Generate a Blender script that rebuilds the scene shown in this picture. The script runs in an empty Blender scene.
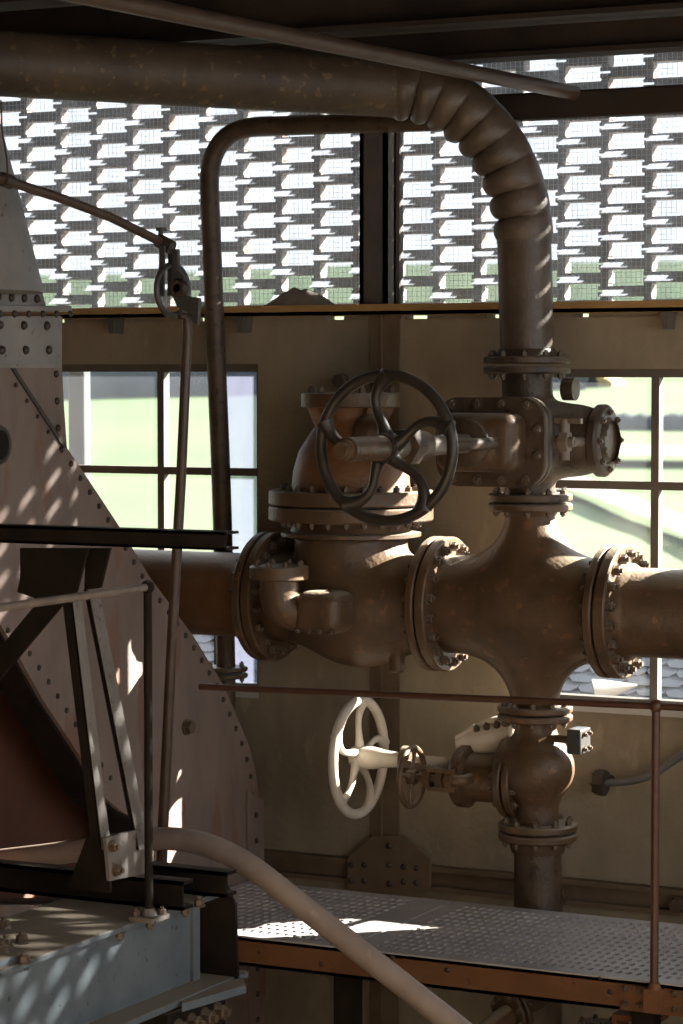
import bpy, bmesh, math, random
import numpy as np
from mathutils import Vector as V, Matrix, Quaternion, noise
random.seed(7)
SC = bpy.context.scene
COL = SC.collection
# ------------------------------------------------------------------ camera
F = 2600.0; CX, CY = 341.5, 512.0
PSI = math.radians(27.0); TH = math.atan(137 / F)
CAM = V((0, 0, 2.09))
s_, c_ = math.sin(PSI), math.cos(PSI)
FWD = V((-s_ * math.cos(TH), c_ * math.cos(TH), -math.sin(TH)))
RGT = V((c_, s_, 0)); UP = RGT.cross(FWD)
def ray(px, py): return FWD + RGT * ((px - CX) / F) + UP * ((CY - py) / F)
def PY(px, py, Y): r = ray(px, py); return CAM + r * (Y / r.y)
def PX(px, py, X): r = ray(px, py); return CAM + r * (X / r.x)
def PZ(px, py, Z): r = ray(px, py); return CAM + r * ((Z - CAM.z) / r.z)
def PD(px, py, d): return CAM + ray(px, py) * d
def SZ(px, p): return px * (V(p) - CAM).dot(FWD) / F
X_, Y_, Z_ = V((1, 0, 0)), V((0, 1, 0)), V((0, 0, 1))
cd = bpy.data.cameras.new('camera'); cam = bpy.data.objects.new('camera', cd); COL.objects.link(cam)
cam.location = CAM; cam.rotation_euler = (math.pi / 2 - TH, 0, PSI)
cd.sensor_fit = 'VERTICAL'; cd.sensor_height = 36; cd.sensor_width = 24; cd.lens = F / 1024 * 36
cd.clip_end = 3000; cd.dof.use_dof = True; cd.dof.focus_distance = 9.6; cd.dof.aperture_fstop = 5.6
SC.camera = cam
# ------------------------------------------------------------------ materials
def mat(name, col, col2=None, scale=6.0, rough=0.65, metal=0.0, bump=0.0, stretch=(1, 1, 1), dust=None, dustamt=0.0, speck=None, contrast=(0.35, 0.65), spec=0.4):
    m = bpy.data.materials.new(name); m.use_nodes = True
    nt = m.node_tree; N = nt.nodes; L = nt.links; N.clear()
    out = N.new('ShaderNodeOutputMaterial'); b = N.new('ShaderNodeBsdfPrincipled')
    b.inputs['Roughness'].default_value = rough; b.inputs['Metallic'].default_value = metal
    b.inputs['Specular IOR Level'].default_value = spec
    L.new(b.outputs[0], out.inputs[0])
    geo = N.new('ShaderNodeNewGeometry'); mp = N.new('ShaderNodeMapping'); mp.inputs['Scale'].default_value = stretch
    L.new(geo.outputs['Position'], mp.inputs[0])
    nz = N.new('ShaderNodeTexNoise'); nz.inputs['Scale'].default_value = scale; nz.inputs['Detail'].default_value = 8; nz.inputs['Roughness'].default_value = 0.62
    L.new(mp.outputs[0], nz.inputs['Vector'])
    rp = N.new('ShaderNodeValToRGB'); e = rp.color_ramp.elements
    e[0].position, e[1].position = contrast
    e[0].color = (*col, 1); e[1].color = (*(col2 or col), 1)
    L.new(nz.outputs[0], rp.inputs[0]); cur = rp.outputs[0]
    if speck:
        n2 = N.new('ShaderNodeTexNoise'); n2.inputs['Scale'].default_value = speck[1]; n2.inputs['Detail'].default_value = 4
        L.new(mp.outputs[0], n2.inputs['Vector'])
        r2 = N.new('ShaderNodeValToRGB'); r2.color_ramp.elements[0].position = speck[2]; r2.color_ramp.elements[1].position = speck[2] + 0.06
        L.new(n2.outputs[0], r2.inputs[0])
        mx = N.new('ShaderNodeMix'); mx.data_type = 'RGBA'; L.new(r2.outputs[0], mx.inputs[0]); L.new(cur, mx.inputs[6]); mx.inputs[7].default_value = (*speck[0], 1)
        cur = mx.outputs[2]
    if dust:                                   # settled dust on upward faces
        sx = N.new('ShaderNodeSeparateXYZ'); L.new(geo.outputs['Normal'], sx.inputs[0])
        mr = N.new('ShaderNodeMapRange'); mr.inputs[1].default_value = 0.55; mr.inputs[2].default_value = 0.95; mr.inputs[4].default_value = dustamt
        L.new(sx.outputs[2], mr.inputs[0])
        mx = N.new('ShaderNodeMix'); mx.data_type = 'RGBA'; L.new(mr.outputs[0], mx.inputs[0]); L.new(cur, mx.inputs[6]); mx.inputs[7].default_value = (*dust, 1)
        cur = mx.outputs[2]
    L.new(cur, b.inputs['Base Color'])
    if bump:
        bp = N.new('ShaderNodeBump'); bp.inputs['Strength'].default_value = bump; bp.inputs['Distance'].default_value = 0.01
        n3 = N.new('ShaderNodeTexNoise'); n3.inputs['Scale'].default_value = scale * 9; n3.inputs['Detail'].default_value = 5
        L.new(geo.outputs['Position'], n3.inputs['Vector']); L.new(n3.outputs[0], bp.inputs['Height']); L.new(bp.outputs[0], b.inputs['Normal'])
    return m
DUST = (0.42, 0.36, 0.28)
M = {}
M['pipe'] = mat('aged_brown_iron', (0.048, 0.027, 0.014), (0.112, 0.065, 0.033), 6, 0.46, bump=0.3, dust=DUST, dustamt=0.55, speck=((0.14, 0.070, 0.030), 18, 0.62), contrast=(0.28, 0.72))
M['pipe_dark'] = mat('sooty_brown_iron', (0.040, 0.026, 0.016), (0.080, 0.051, 0.031), 7, 0.48, bump=0.3, dust=DUST, dustamt=0.4, speck=((0.024, 0.014, 0.009), 26, 0.6))
M['pipe_rust'] = mat('rusty_pipe_iron', (0.12, 0.056, 0.022), (0.18, 0.085, 0.036), 6, 0.5, bump=0.25, dust=DUST, dustamt=0.35)
M['elbow'] = mat('mottled_wrought_pipe', (0.044, 0.030, 0.019), (0.072, 0.049, 0.030), 5, 0.55, bump=0.25, speck=((0.12, 0.08, 0.042), 26, 0.60))
M['bend'] = mat('smooth_wrought_pipe', (0.052, 0.036, 0.025), (0.095, 0.067, 0.046), 9, 0.42, bump=0.2)
M['bolt'] = mat('dark_bolt_iron', (0.060, 0.040, 0.028), (0.10, 0.065, 0.040), 30, 0.5, dust=DUST, dustamt=0.4)
M['wheel'] = mat('worn_wheel_iron', (0.022, 0.017, 0.014), (0.035, 0.027, 0.021), 12, 0.4, dust=DUST, dustamt=0.1)
M['wheel_pale'] = mat('pale_worn_sunlit_paint', (0.46, 0.41, 0.34), (0.58, 0.52, 0.44), 9, 0.5)  # pale paint, whitened further to carry the sunlight on it
M['casing'] = mat('grey_brown_painted_plate', (0.120, 0.090, 0.076), (0.225, 0.165, 0.136), 6, 0.55, bump=0.15, stretch=(1, 1, 0.3), speck=((0.165, 0.090, 0.062), 7, 0.57), contrast=(0.22, 0.78))
M['casing_grey'] = mat('grey_painted_plate', (0.165, 0.155, 0.148), (0.23, 0.215, 0.20), 5, 0.55, bump=0.1, speck=((0.11, 0.075, 0.06), 26, 0.66))
M['rivet'] = mat('dark_rivet_iron', (0.025, 0.018, 0.015), (0.05, 0.035, 0.028), 40, 0.5)
M['drum'] = mat('dark_red_oxide', (0.070, 0.026, 0.014), (0.10, 0.036, 0.020), 4, 0.7)
M['black_shade_steel'] = mat('black_and_shaded_steel', (0.009, 0.007, 0.006), (0.018, 0.012, 0.009), 8, 0.7, dust=(0.2, 0.17, 0.14), dustamt=0.5, spec=0.12)  # black steel, deepened to paint in shade on faces turned from the sun
M['angle'] = mat('grey_painted_angle_steel', (0.125, 0.110, 0.098), (0.175, 0.152, 0.135), 12, 0.6, speck=((0.08, 0.055, 0.04), 34, 0.62))
M['girder'] = mat('grey_girder_paint_sky_tint', (0.078, 0.096, 0.110), (0.115, 0.135, 0.147), 6, 0.55, bump=0.12, dust=(0.27, 0.22, 0.165), dustamt=0.95, speck=((0.04, 0.034, 0.03), 26, 0.66))  # the blue in this grey paint stands for skylight
M['rail'] = mat('worn_rail_steel', (0.13, 0.10, 0.08), (0.20, 0.16, 0.125), 14, 0.45)
M['rail_dark'] = mat('brown_rail_steel', (0.060, 0.026, 0.015), (0.085, 0.040, 0.023), 14, 0.42)
M['tube'] = mat('pinkish_grey_tube', (0.25, 0.195, 0.165), (0.33, 0.26, 0.22), 9, 0.45, speck=((0.38, 0.31, 0.26), 14, 0.66))
M['plate'] = mat('worn_perforated_steel', (0.30, 0.285, 0.29), (0.40, 0.375, 0.37), 4, 0.42)
M['beam_rust'] = mat('rust_brown_channel', (0.115, 0.048, 0.018), (0.175, 0.074, 0.028), 4, 0.65, bump=0.15, speck=((0.05, 0.025, 0.015), 20, 0.64))
M['concrete'] = mat('stained_ochre_concrete', (0.130, 0.108, 0.076), (0.285, 0.235, 0.170), 3.2, 0.9, bump=0.5, stretch=(1, 1, 0.4), contrast=(0.2, 0.8), speck=((0.225, 0.19, 0.135), 11, 0.6))
M['frame_steel'] = mat('brown_frame_steel', (0.090, 0.060, 0.036), (0.135, 0.094, 0.058), 5, 0.7)
M['frame_dark'] = mat('dark_grey_frame_steel', (0.07, 0.062, 0.055), (0.10, 0.085, 0.07), 8, 0.6)
M['ledge'] = mat('ochre_rust_ledge', (0.27, 0.155, 0.055), (0.35, 0.21, 0.085), 6, 0.7)
M['ceiling'] = mat('near_black_roof_steel', (0.016, 0.010, 0.008), (0.034, 0.019, 0.012), 5, 0.8)  # even near-black brown
M['floor'] = mat('dusty_brown_floor', (0.20, 0.15, 0.10), (0.26, 0.20, 0.14), 2, 0.9)
M['brick'] = mat('weathered_hazy_clay_brick', (0.34, 0.30, 0.29), (0.43, 0.38, 0.36), 9, 0.9, speck=((0.32, 0.21, 0.16), 5, 0.6))  # brick colour raised paler to put the milky haze into it
M['wire'] = mat('thin_glass_wire', (0.5, 0.5, 0.5), None, 6, 0.5)
M['dirt'] = mat('grey_brown_dust_heap', (0.16, 0.14, 0.11), (0.22, 0.19, 0.15), 20, 0.95, bump=0.4)
M['linkage'] = mat('dark_grey_forged_steel', (0.035, 0.034, 0.033), (0.055, 0.053, 0.05), 20, 0.4)
M['rod'] = mat('brown_linkage_rod', (0.045, 0.026, 0.017), (0.065, 0.040, 0.027), 12, 0.42)
M['cable'] = mat('grey_conduit', (0.085, 0.085, 0.088), (0.12, 0.118, 0.115), 12, 0.45)
M['grass'] = mat('pale_green_meadow', (0.026, 0.062, 0.016), (0.050, 0.072, 0.028), 0.03, 0.95, contrast=(0.3, 0.7))
M['road'] = mat('pale_dry_road', (0.10, 0.099, 0.097), (0.12, 0.118, 0.115), 0.2, 0.95)
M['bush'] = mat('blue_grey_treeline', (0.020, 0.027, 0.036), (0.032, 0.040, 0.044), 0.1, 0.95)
M['yellow'] = mat('yellow_farm_wall', (0.24, 0.17, 0.07), (0.26, 0.19, 0.09), 0.5, 0.9)
M['slate'] = mat('blue_grey_slate', (0.015, 0.020, 0.031), (0.027, 0.035, 0.050), 3, 0.6, spec=0.2)
M['zinc'] = mat('pale_zinc_sheet', (0.30, 0.30, 0.29), (0.36, 0.36, 0.35), 5, 0.5)
M['pier'] = mat('grey_rendered_pier', (0.035, 0.038, 0.045), (0.05, 0.053, 0.06), 4, 0.9)
def glass_mat(name, dust, tint, nscale, lo, hi):
    m = bpy.data.materials.new(name); m.use_nodes = True
    nt = m.node_tree; N = nt.nodes; L = nt.links; N.clear()
    out = N.new('ShaderNodeOutputMaterial'); tr = N.new('ShaderNodeBsdfTransparent'); tr.inputs[0].default_value = (*tint, 1)
    gl = N.new('ShaderNodeBsdfGlossy'); gl.inputs['Roughness'].default_value = 0.05
    tl = N.new('ShaderNodeBsdfTranslucent'); tl.inputs[0].default_value = (*dust, 1)
    m1 = N.new('ShaderNodeMixShader'); m1.inputs[0].default_value = 0.03; L.new(tr.outputs[0], m1.inputs[1]); L.new(gl.outputs[0], m1.inputs[2])
    geo = N.new('ShaderNodeNewGeometry'); nz = N.new('ShaderNodeTexNoise'); nz.inputs['Scale'].default_value = nscale; nz.inputs['Detail'].default_value = 7
    mp = N.new('ShaderNodeMapping'); mp.inputs['Scale'].default_value = (1, 1, .22); L.new(geo.outputs['Position'], mp.inputs[0]); L.new(mp.outputs[0], nz.inputs['Vector'])
    mr = N.new('ShaderNodeMapRange'); mr.inputs[1].default_value = 0.35; mr.inputs[2].default_value = 0.75; mr.inputs[3].default_value = lo; mr.inputs[4].default_value = hi
    L.new(nz.outputs[0], mr.inputs[0])
    m2 = N.new('ShaderNodeMixShader'); L.new(mr.outputs[0], m2.inputs[0]); L.new(m1.outputs[0], m2.inputs[1]); L.new(tl.outputs[0], m2.inputs[2])
    L.new(m2.outputs[0], out.inputs[0]); return m
M['glass'] = glass_mat('dusty_window_glass', (0.14, 0.15, 0.17), (0.93, 0.94, 0.94), 3.0, 0.02, 0.07)
M['glass_wired'] = glass_mat('dusty_wired_glass', (0.40, 0.44, 0.52), (0.70, 0.725, 0.75), 7.0, 0.12, 0.30)
M['glass_milky'] = glass_mat('cobwebbed_window_glass', (0.095, 0.10, 0.13), (0.8, 0.84, 0.92), 9.0, 0.35, 0.65)
# ------------------------------------------------------------------ mesh builder
def perp(a):
    a = V(a).normalized()
    t = Z_ if abs(a.z) < 0.9 else X_
    u = a.cross(t).normalized(); return a, u, a.cross(u)
class MB:
    def __init__(self): self.v = []; self.f = []
    def add(self, vs, fs):
        b = len(self.v); self.v += [tuple(p) for p in vs]; self.f += [tuple(b + i for i in f) for f in fs]; return self
    def box(self, lo, hi):
        x0, y0, z0 = lo; x1, y1, z1 = hi
        return self.add([(x0, y0, z0), (x1, y0, z0), (x1, y1, z0), (x0, y1, z0), (x0, y0, z1), (x1, y0, z1), (x1, y1, z1), (x0, y1, z1)],
                        [(0, 3, 2, 1), (4, 5, 6, 7), (0, 1, 5, 4), (1, 2, 6, 5), (2, 3, 7, 6), (3, 0, 4, 7)])
    def bar(self, p0, p1, w, h, upv=Z_):
        p0, p1 = V(p0), V(p1); a = (p1 - p0).normalized(); u = a.cross(V(upv)).normalized(); v = u.cross(a)
        vs = [p + u * (sx * w / 2) + v * (sy * h / 2) for p in (p0, p1) for sx, sy in ((-1, -1), (1, -1), (1, 1), (-1, 1))]
        return self.add(vs, [(0, 1, 2, 3), (7, 6, 5, 4), (0, 4, 5, 1), (1, 5, 6, 2), (2, 6, 7, 3), (3, 7, 4, 0)])
    def prism(self, pts, ext):
        n = len(pts); ext = V(ext); pts = [V(p) for p in pts]
        nrm = V((0, 0, 0))
        for i in range(n): nrm += pts[i].cross(pts[(i + 1) % n])
        if nrm.dot(ext) > 0: pts = pts[::-1]
        vs = pts + [p + ext for p in pts]
        return self.add(vs, [tuple(range(n)), tuple(range(2 * n - 1, n - 1, -1))] + [(i + n, (i + 1) % n + n, (i + 1) % n, i) for i in range(n)])
    def lathe(self, o, ax, prof, n=32, cap=True):
        a, u, w = perp(ax); o = V(o); vs = []; fs = []
        for h, r in prof:
            for k in range(n):
                t = 2 * math.pi * k / n; vs.append(o + a * h + (u * math.cos(t) + w * math.sin(t)) * r)
        for i in range(len(prof) - 1):
            for k in range(n): fs.append((i * n + k, i * n + (k + 1) % n, (i + 1) * n + (k + 1) % n, (i + 1) * n + k))
        if cap: fs.append(tuple(range(n - 1, -1, -1))); fs.append(tuple((len(prof) - 1) * n + k for k in range(n)))
        return self.add(vs, fs)
    def cyl(self, p0, p1, r, r1=None, n=24):
        p0, p1 = V(p0), V(p1); d = p1 - p0
        return self.lathe(p0, d, [(0, r), (d.length, r if r1 is None else r1)], n)
    def tube(self, path, r, n=20, closed=False, flat=1.0, upv=None):
        P = [V(p) for p in path]; m = len(P); vs = []; fs = []; u = None
        for i in range(m):
            a = (P[(i + 1) % m] - P[i - 1]) if closed else (P[min(i + 1, m - 1)] - P[max(i - 1, 0)])
            a.normalize()
            if upv is not None: u = (V(upv) - a * V(upv).dot(a)).normalized()
            elif u is None: _, u, _ = perp(a)
            else: u = (u - a * u.dot(a)).normalized()
            w = a.cross(u); rr = r(i / (m - 1)) if callable(r) else r
            for k in range(n):
                t = 2 * math.pi * k / n
                q = rr(t) if callable(rr) else rr
                vs.append(P[i] + (u * math.cos(t) * flat + w * math.sin(t)) * q)
        for i in range(m if closed else m - 1):
            j = (i + 1) % m
            for k in range(n): fs.append((i * n + k, i * n + (k + 1) % n, j * n + (k + 1) % n, j * n + k))
        if not closed: fs.append(tuple(range(n - 1, -1, -1))); fs.append(tuple((m - 1) * n + k for k in range(n)))
        return self.add(vs, fs)
    def dome(self, o, ax, r, h=None, n=10):
        h = h or r * 0.7
        return self.lathe(o, ax, [(0, r), (h * 0.6, r * 0.8), (h, r * 0.3)], n)
    def ball(self, o, r, n=16):
        return self.lathe(V(o) - Z_ * r * 0.999, Z_, [(r * (1 - math.cos(math.pi * i / 10)), max(1e-4, r * math.sin(math.pi * i / 10))) for i in range(11)], n)
    def hexn(self, o, ax, r, h):
        return self.lathe(o, ax, [(0, r), (h, r)], 6)
def torus_path(c, ax, R, n=48):
    a, u, w = perp(ax); return [V(c) + (u * math.cos(2 * math.pi * k / n) + w * math.sin(2 * math.pi * k / n)) * R for k in range(n)]
def arc(a, ctrl, b, n=10):     # quadratic bend
    a, ctrl, b = V(a), V(ctrl), V(b)
    return [a * (1 - t) ** 2 + ctrl * 2 * t * (1 - t) + b * t * t for t in [i / n for i in range(n + 1)]]
def bend(pts, r, n=9):         # polyline with rounded corners
    P = [V(p) for p in pts]; out = [P[0]]
    for i in range(1, len(P) - 1):
        a = (P[i - 1] - P[i]); b = (P[i + 1] - P[i]); ra = min(r, a.length * 0.49); rb = min(r, b.length * 0.49)
        out += arc(P[i] + a.normalized() * ra, P[i], P[i] + b.normalized() * rb, n)
    return out + [P[-1]]
def surfnet(fn, lo, hi, h):    # smooth surface of an implicit solid
    ax = [np.arange(lo[i], hi[i] + h, h) for i in range(3)]
    G = np.meshgrid(*ax, indexing='ij'); D = fn(*G); ins = D < 0
    nx, ny, nz = [n - 1 for n in D.shape]
    acc = np.zeros((nx, ny, nz, 3)); cnt = np.zeros((nx, ny, nz))
    cor = [(i, j, k) for i in (0, 1) for j in (0, 1) for k in (0, 1)]
    sl = lambda A, c: A[c[0]:c[0] + nx, c[1]:c[1] + ny, c[2]:c[2] + nz]
    for a in cor:
        for ax_ in range(3):
            if a[ax_] == 0:
                b = list(a); b[ax_] = 1
                da, db = sl(D, a), sl(D, b); m = (da < 0) != (db < 0)
                t = np.where(m, da / np.where(m, da - db, 1), 0)
                for q in range(3): acc[..., q] += np.where(m, a[q] + (t if q == ax_ else 0), 0)
                cnt += m
    act = cnt > 0; idx = -np.ones((nx, ny, nz), int); idx[act] = np.arange(act.sum())
    I = np.argwhere(act); vs = (I + acc[act] / cnt[act][:, None]) * h + np.array(lo)
    fs = []
    for d in range(3):
        e1, e2 = [(1, 2), (2, 0), (0, 1)][d]
        n = list(D.shape); n[d] -= 1
        A = ins[tuple(slice(0, n[q]) for q in range(3))]; sb = [slice(0, n[q]) for q in range(3)]; sb[d] = slice(1, n[d] + 1); B = ins[tuple(sb)]
        for p in np.argwhere(A != B):
            if p[e1] == 0 or p[e2] == 0 or p[e1] >= D.shape[e1] - 1 or p[e2] >= D.shape[e2] - 1: continue
            q = []
            for o1, o2 in ((0, 0), (1, 0), (1, 1), (0, 1)):
                w = p.copy(); w[e1] -= o1; w[e2] -= o2; q.append(idx[tuple(w)])
            fs.append(tuple(q) if not A[tuple(p)] else tuple(q[::-1]))
    return vs, fs
def smin(a, b, k):
    h = np.clip(0.5 + 0.5 * (b - a) / k, 0, 1); return b * (1 - h) + a * h - k * h * (1 - h)
def sd_caps(x, y, z, a, b, r):   # flat-ended cylinder between a and b
    a, b = np.array(a), np.array(b); d = b - a; L = np.linalg.norm(d); d = d / L
    t = (x - a[0]) * d[0] + (y - a[1]) * d[1] + (z - a[2]) * d[2]
    q = np.sqrt(np.maximum((x - a[0]) ** 2 + (y - a[1]) ** 2 + (z - a[2]) ** 2 - t * t, 0))
    return np.maximum(q - r, np.abs(t - L / 2) - L / 2)
def sd_ell(x, y, z, c, r):
    k = np.sqrt(((x - c[0]) / r[0]) ** 2 + ((y - c[1]) / r[1]) ** 2 + ((z - c[2]) / r[2]) ** 2); return (k - 1) * min(r)
def sd_box(x, y, z, c, hs, r):
    q = [np.abs(w - c[i]) - hs[i] + r for i, w in enumerate((x, y, z))]
    return np.sqrt(sum(np.maximum(w, 0) ** 2 for w in q)) + np.minimum(np.maximum.reduce(q), 0) - r
# ------------------------------------------------------------------ objects
WP = {}
def thing(name, label, cat, loc, group=None):
    o = bpy.data.objects.new(name, None); COL.objects.link(o); o.location = loc; o.empty_display_size = 0.05
    o['label'] = label; o['category'] = cat
    if group: o['group'] = group
    WP[o.name] = V(loc); return o
def obj(name, mb, m, parent=None, angle=40, kind=None, bevel=0, label=None):
    me = bpy.data.meshes.new(name); vs = mb.v
    n = len(vs); lo = V([min(p[i] for p in vs) for i in range(3)]); hi = V([max(p[i] for p in vs) for i in range(3)])
    c = (lo + hi) / 2
    me.from_pydata([(p[0] - c.x, p[1] - c.y, p[2] - c.z) for p in vs], [], mb.f); me.validate(); me.materials.append(M[m])
    bmm = bmesh.new(); bmm.from_mesh(me); bmesh.ops.recalc_face_normals(bmm, faces=bmm.faces); bmm.to_mesh(me); bmm.free()
    me.polygons.foreach_set('use_smooth', [True] * len(me.polygons)); me.set_sharp_from_angle(angle=math.radians(angle)); me.update()
    o = bpy.data.objects.new(name, me); COL.objects.link(o); WP[o.name] = c
    if parent: o.parent = parent; o.location = c - WP[parent.name]
    else: o.location = c
    if kind: o['kind'] = kind
    if label: o['label'] = label
    if bevel:
        b = o.modifiers.new('edge', 'BEVEL'); b.width = bevel; b.segments = 2; b.limit_method = 'ANGLE'; b.angle_limit = math.radians(45)
    return o
def struct(name, mb, m, **k): return obj(name, mb, m, None, kind='structure', **k)
def tag(o, label, cat, group=None):
    o['label'] = label; o['category'] = cat
    if group: o['group'] = group
    return o
bm_ = MB(); bm_.lathe((0, 0, 0), Z_, [(0, 1.25), (0.12, 1.25)], 16); bm_.lathe((0, 0, 0.1), Z_, [(0, 1), (0.55, 1), (0.62, 0.85)], 6); bm_.lathe((0, 0, 0.7), Z_, [(0, 0.52), (0.3, 0.52)], 10)
BOLT = bpy.data.meshes.new('bolt'); BOLT.from_pydata(bm_.v, [], bm_.f); BOLT.materials.append(M['bolt']); BOLT.update()
def bolt(parent, p, ax, r, h=None, name='bolt', mm=None):
    o = bpy.data.objects.new(name, BOLT); COL.objects.link(o); o.parent = parent; WP[o.name] = V(p); o.location = V(p) - WP[parent.name]
    o.rotation_mode = 'QUATERNION'; o.rotation_quaternion = V(ax).normalized().to_track_quat('Z', 'Y'); o.scale = (r, r, h or r * 1.9); return o
def flange(th, c, ax, R, t, n, rb=None, br=0.014, m='pipe', hub=0, hubh=0, phase=0.5, gap=0.004, bolts=True):
    a, u, w = perp(ax); c = V(c) + a * gap; b = min(0.006, t * 0.25)
    prof = [(0, R - b), (b, R), (t - b, R), (t, R - b)]
    if hub: prof += [(t, hub * 1.12), (t + hubh, hub)]
    fo = obj('flange', MB().lathe(c, a, prof, 48), m, th, angle=30)
    if bolts:
        for k in range(n):
            q = 2 * math.pi * (k + phase) / n
            bolt(fo, c + a * (t - 0.001) + (u * math.cos(q) + w * math.sin(q)) * (rb or R * 0.83), a, br)
    return fo
# ------------------------------------------------------------------ levels
YP, YW = 9.5, 9.93
def ax_v(py, px=None):        # point of the vertical pipe run at picture height py
    t = (py - 340) / 500; return PY(526.5 + 11.5 * t, py, YP)
# ================================================================== the room
# back wall with two openings
XL, XR = -9.0, 4.0; WT = 0.12
zT = PY(400, 319, YW).z; zB = -1.5
LW = (PY(30, 400, YW).x - 0.4, PY(258, 400, YW).x, PY(200, 690, YW).z, PY(200, 364, YW).z)
RW = (PY(519, 400, YW).x, -2.7, PY(620, 708, YW).z, PY(620, 369, YW).z)
w = MB()
for x0, x1, z0, z1 in ((XL, LW[0], zB, zT), (LW[0], LW[1], zB, LW[2]), (LW[0], LW[1], LW[3], zT), (LW[1], RW[0], zB, zT), (RW[0], RW[1], zB, RW[2]), (RW[0], RW[1], RW[3], zT), (RW[1], XR, zB, zT)):
    w.box((x0, YW, z0), (x1, YW + WT, z1))
struct('wall_back', w, 'concrete')
# broken capping between wall and ledge, with slits of daylight
zl0 = PY(400, 315, YW).z; zl1 = PY(400, 304.5, YW).z
capm = MB(); x = -7.0
while x < 3.5:
    L = random.uniform(0.25, 0.9); capm.box((x, YW + 0.01, zT - 0.002), (x + L, YW + WT - 0.02, zl0 + 0.002)); x += L + random.uniform(0.05, 0.16)
struct('wall_capping', capm, 'concrete')
lg = MB(); XE = XR; lg.box((XL, YW - 0.10, zl0), (XE, YW + WT, zl0 + 0.016)); lg.box((XL, YW - 0.10, zl0), (XE, YW - 0.085, zl1))
struct('trim_ledge', lg, 'ledge')
lb = MB()
for px in (121, 249, 672): p = PY(px, 320, YW); lb.prism([(p.x - .02, YW - .09, zl0), (p.x + .02, YW - .09, zl0), (p.x + .012, YW - .09, zl0 - .07), (p.x - .006, YW - .09, zl0 - .07)], (0, .09, 0))
struct('trim_ledge_bracket', lb, 'frame_dark')
# wall columns of the steel frame + base beam
cb = MB(); xa, xb = PY(371, 500, YW).x, PY(400, 500, YW).x
cb.box((xa, YW - 0.012, zB), (xb, YW + .02, zl0)); cb.box(((xa * .62 + xb * .38), YW - .022, zB), ((xa * .55 + xb * .45), YW - .012, zl0))
struct('trim_column', cb, 'frame_steel')
bb = MB(); z0, z1 = PY(470, 893, YW).z, PY(470, 868, YW).z
bb.box((-5.6, YW - .05, z0), (3, YW, z0 + .02)); bb.box((-5.6, YW - .05, z1 - .02), (3, YW, z1)); bb.box((-5.6, YW - .012, z0), (3, YW, z1))
struct('trim_base_beam', bb, 'frame_steel')
struct('trim_plinth', MB().box((-6.5, YW - .03, PY(470, 905, YW).z), (3, YW, z0 - .004)), 'concrete')
# outer brick screen above the ledge
lat = MB(); PX_, PZ_ = 0.1925, 0.0565; T0, T1 = YW + .24, YW + .308; zs = zl0 + .016
brL, brH, slotL = 0.234, 0.044, 0.046; ovl = brL - PX_
def screen(xa_, xb_, za_, zb_):
    k = 0; z = za_
    while z < zb_:
        x = xa_ + (0.0 if k % 2 else PX_)
        while x < xb_:
            j = random.uniform(-.004, .004); x0 = x + j; x1 = x0 + brL; y0 = T0 + random.uniform(-.003, .003); up = .010
            lat.box((x0 + slotL, y0, z), (x1, T1, z + brH)); lat.box((x0, y0, z), (x0 + slotL, T1, z + .019))
            lat.add([(x0, y0, z + .028), (x0 + slotL, y0, z + .028), (x0 + slotL, T1, z + .030 + up), (x0, T1, z + .030 + up), (x0, y0, z + brH), (x0 + slotL, y0, z + brH), (x0 + slotL, T1, z + brH), (x0, T1, z + brH)],
                    [(0, 3, 2, 1), (4, 5, 6, 7), (0, 1, 5, 4), (1, 2, 6, 5), (2, 3, 7, 6), (3, 0, 4, 7)])
            for q in (x, x + brL - ovl): lat.box((q + .003, T0 + .012, z + brH - .001), (q + ovl - .003, T1 - .006, z + PZ_ + .001))
            x += 2 * PX_
        z += PZ_; k += 1
screen(-8.6, 3.4, zs, 4.0)
struct('wall_brick_screen', lat, 'brick')
# windows
def window(name, x0, x1, z0, z1, y, vx, hz, bw, m, gl, panes=None, wire=0):
    f = MB(); d = .03
    f.box((x0, y - d, z0), (x0 + bw, y + d, z1)); f.box((x1 - bw, y - d, z0), (x1, y + d, z1)); f.box((x0, y - d, z0), (x1, y + d, z0 + bw)); f.box((x0, y - d, z1 - bw), (x1, y + d, z1))
    fo = obj(name, f, m, None, kind='structure')
    for q in vx: obj('mullion', MB().box((q - bw / 2, y - d * .8, z0), (q + bw / 2, y + d * .8, z1)), m, fo)
    for q in hz: obj('muntin', MB().box((x0, y - d * .7, q - bw / 2), (x1, y + d * .7, q + bw / 2)), m, fo)
    xs = [x0] + list(vx) + [x1]; zz = [z0] + list(hz) + [z1]
    for i in range(len(xs) - 1):
        for j in range(len(zz) - 1):
            obj('pane', MB().box((xs[i] + bw * .3, y - .002, zz[j] + bw * .3), (xs[i + 1] - bw * .3, y + .002, zz[j + 1] - bw * .3)), panes.get((i, j), gl) if panes else gl, fo)
    return fo
yg = YW + .08; bw = .034
lv = [PY(px, 450, yg).x for px in (163.5, 219.5)]; lh = [PY(200, 574, yg).z, PY(200, 471, yg).z]
window('window_1', LW[0], LW[1], LW[2], LW[3], yg, lv, lh, bw, 'frame_dark', 'glass', {(2, 0): 'glass_milky', (2, 1): 'glass_milky', (2, 2): 'glass_milky'})
rv = [PY(px, 450, yg).x for px in (452 + 102, 657)]; step = rv[1] - rv[0]; rv = [rv[1] + step * i for i in range(0, 7) if rv[1] + step * i < -2.75]
window('window_2', RW[0], RW[1], RW[2], RW[3], yg, rv, [PY(620, 595, yg).z, PY(620, 485, yg).z], bw, 'frame_dark', 'glass')
struct('trim_sill', MB().box((RW[0] - .02, YW - .03, RW[2] - .02), (RW[1], YW + WT, RW[2] + .012)), 'zinc')
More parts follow.
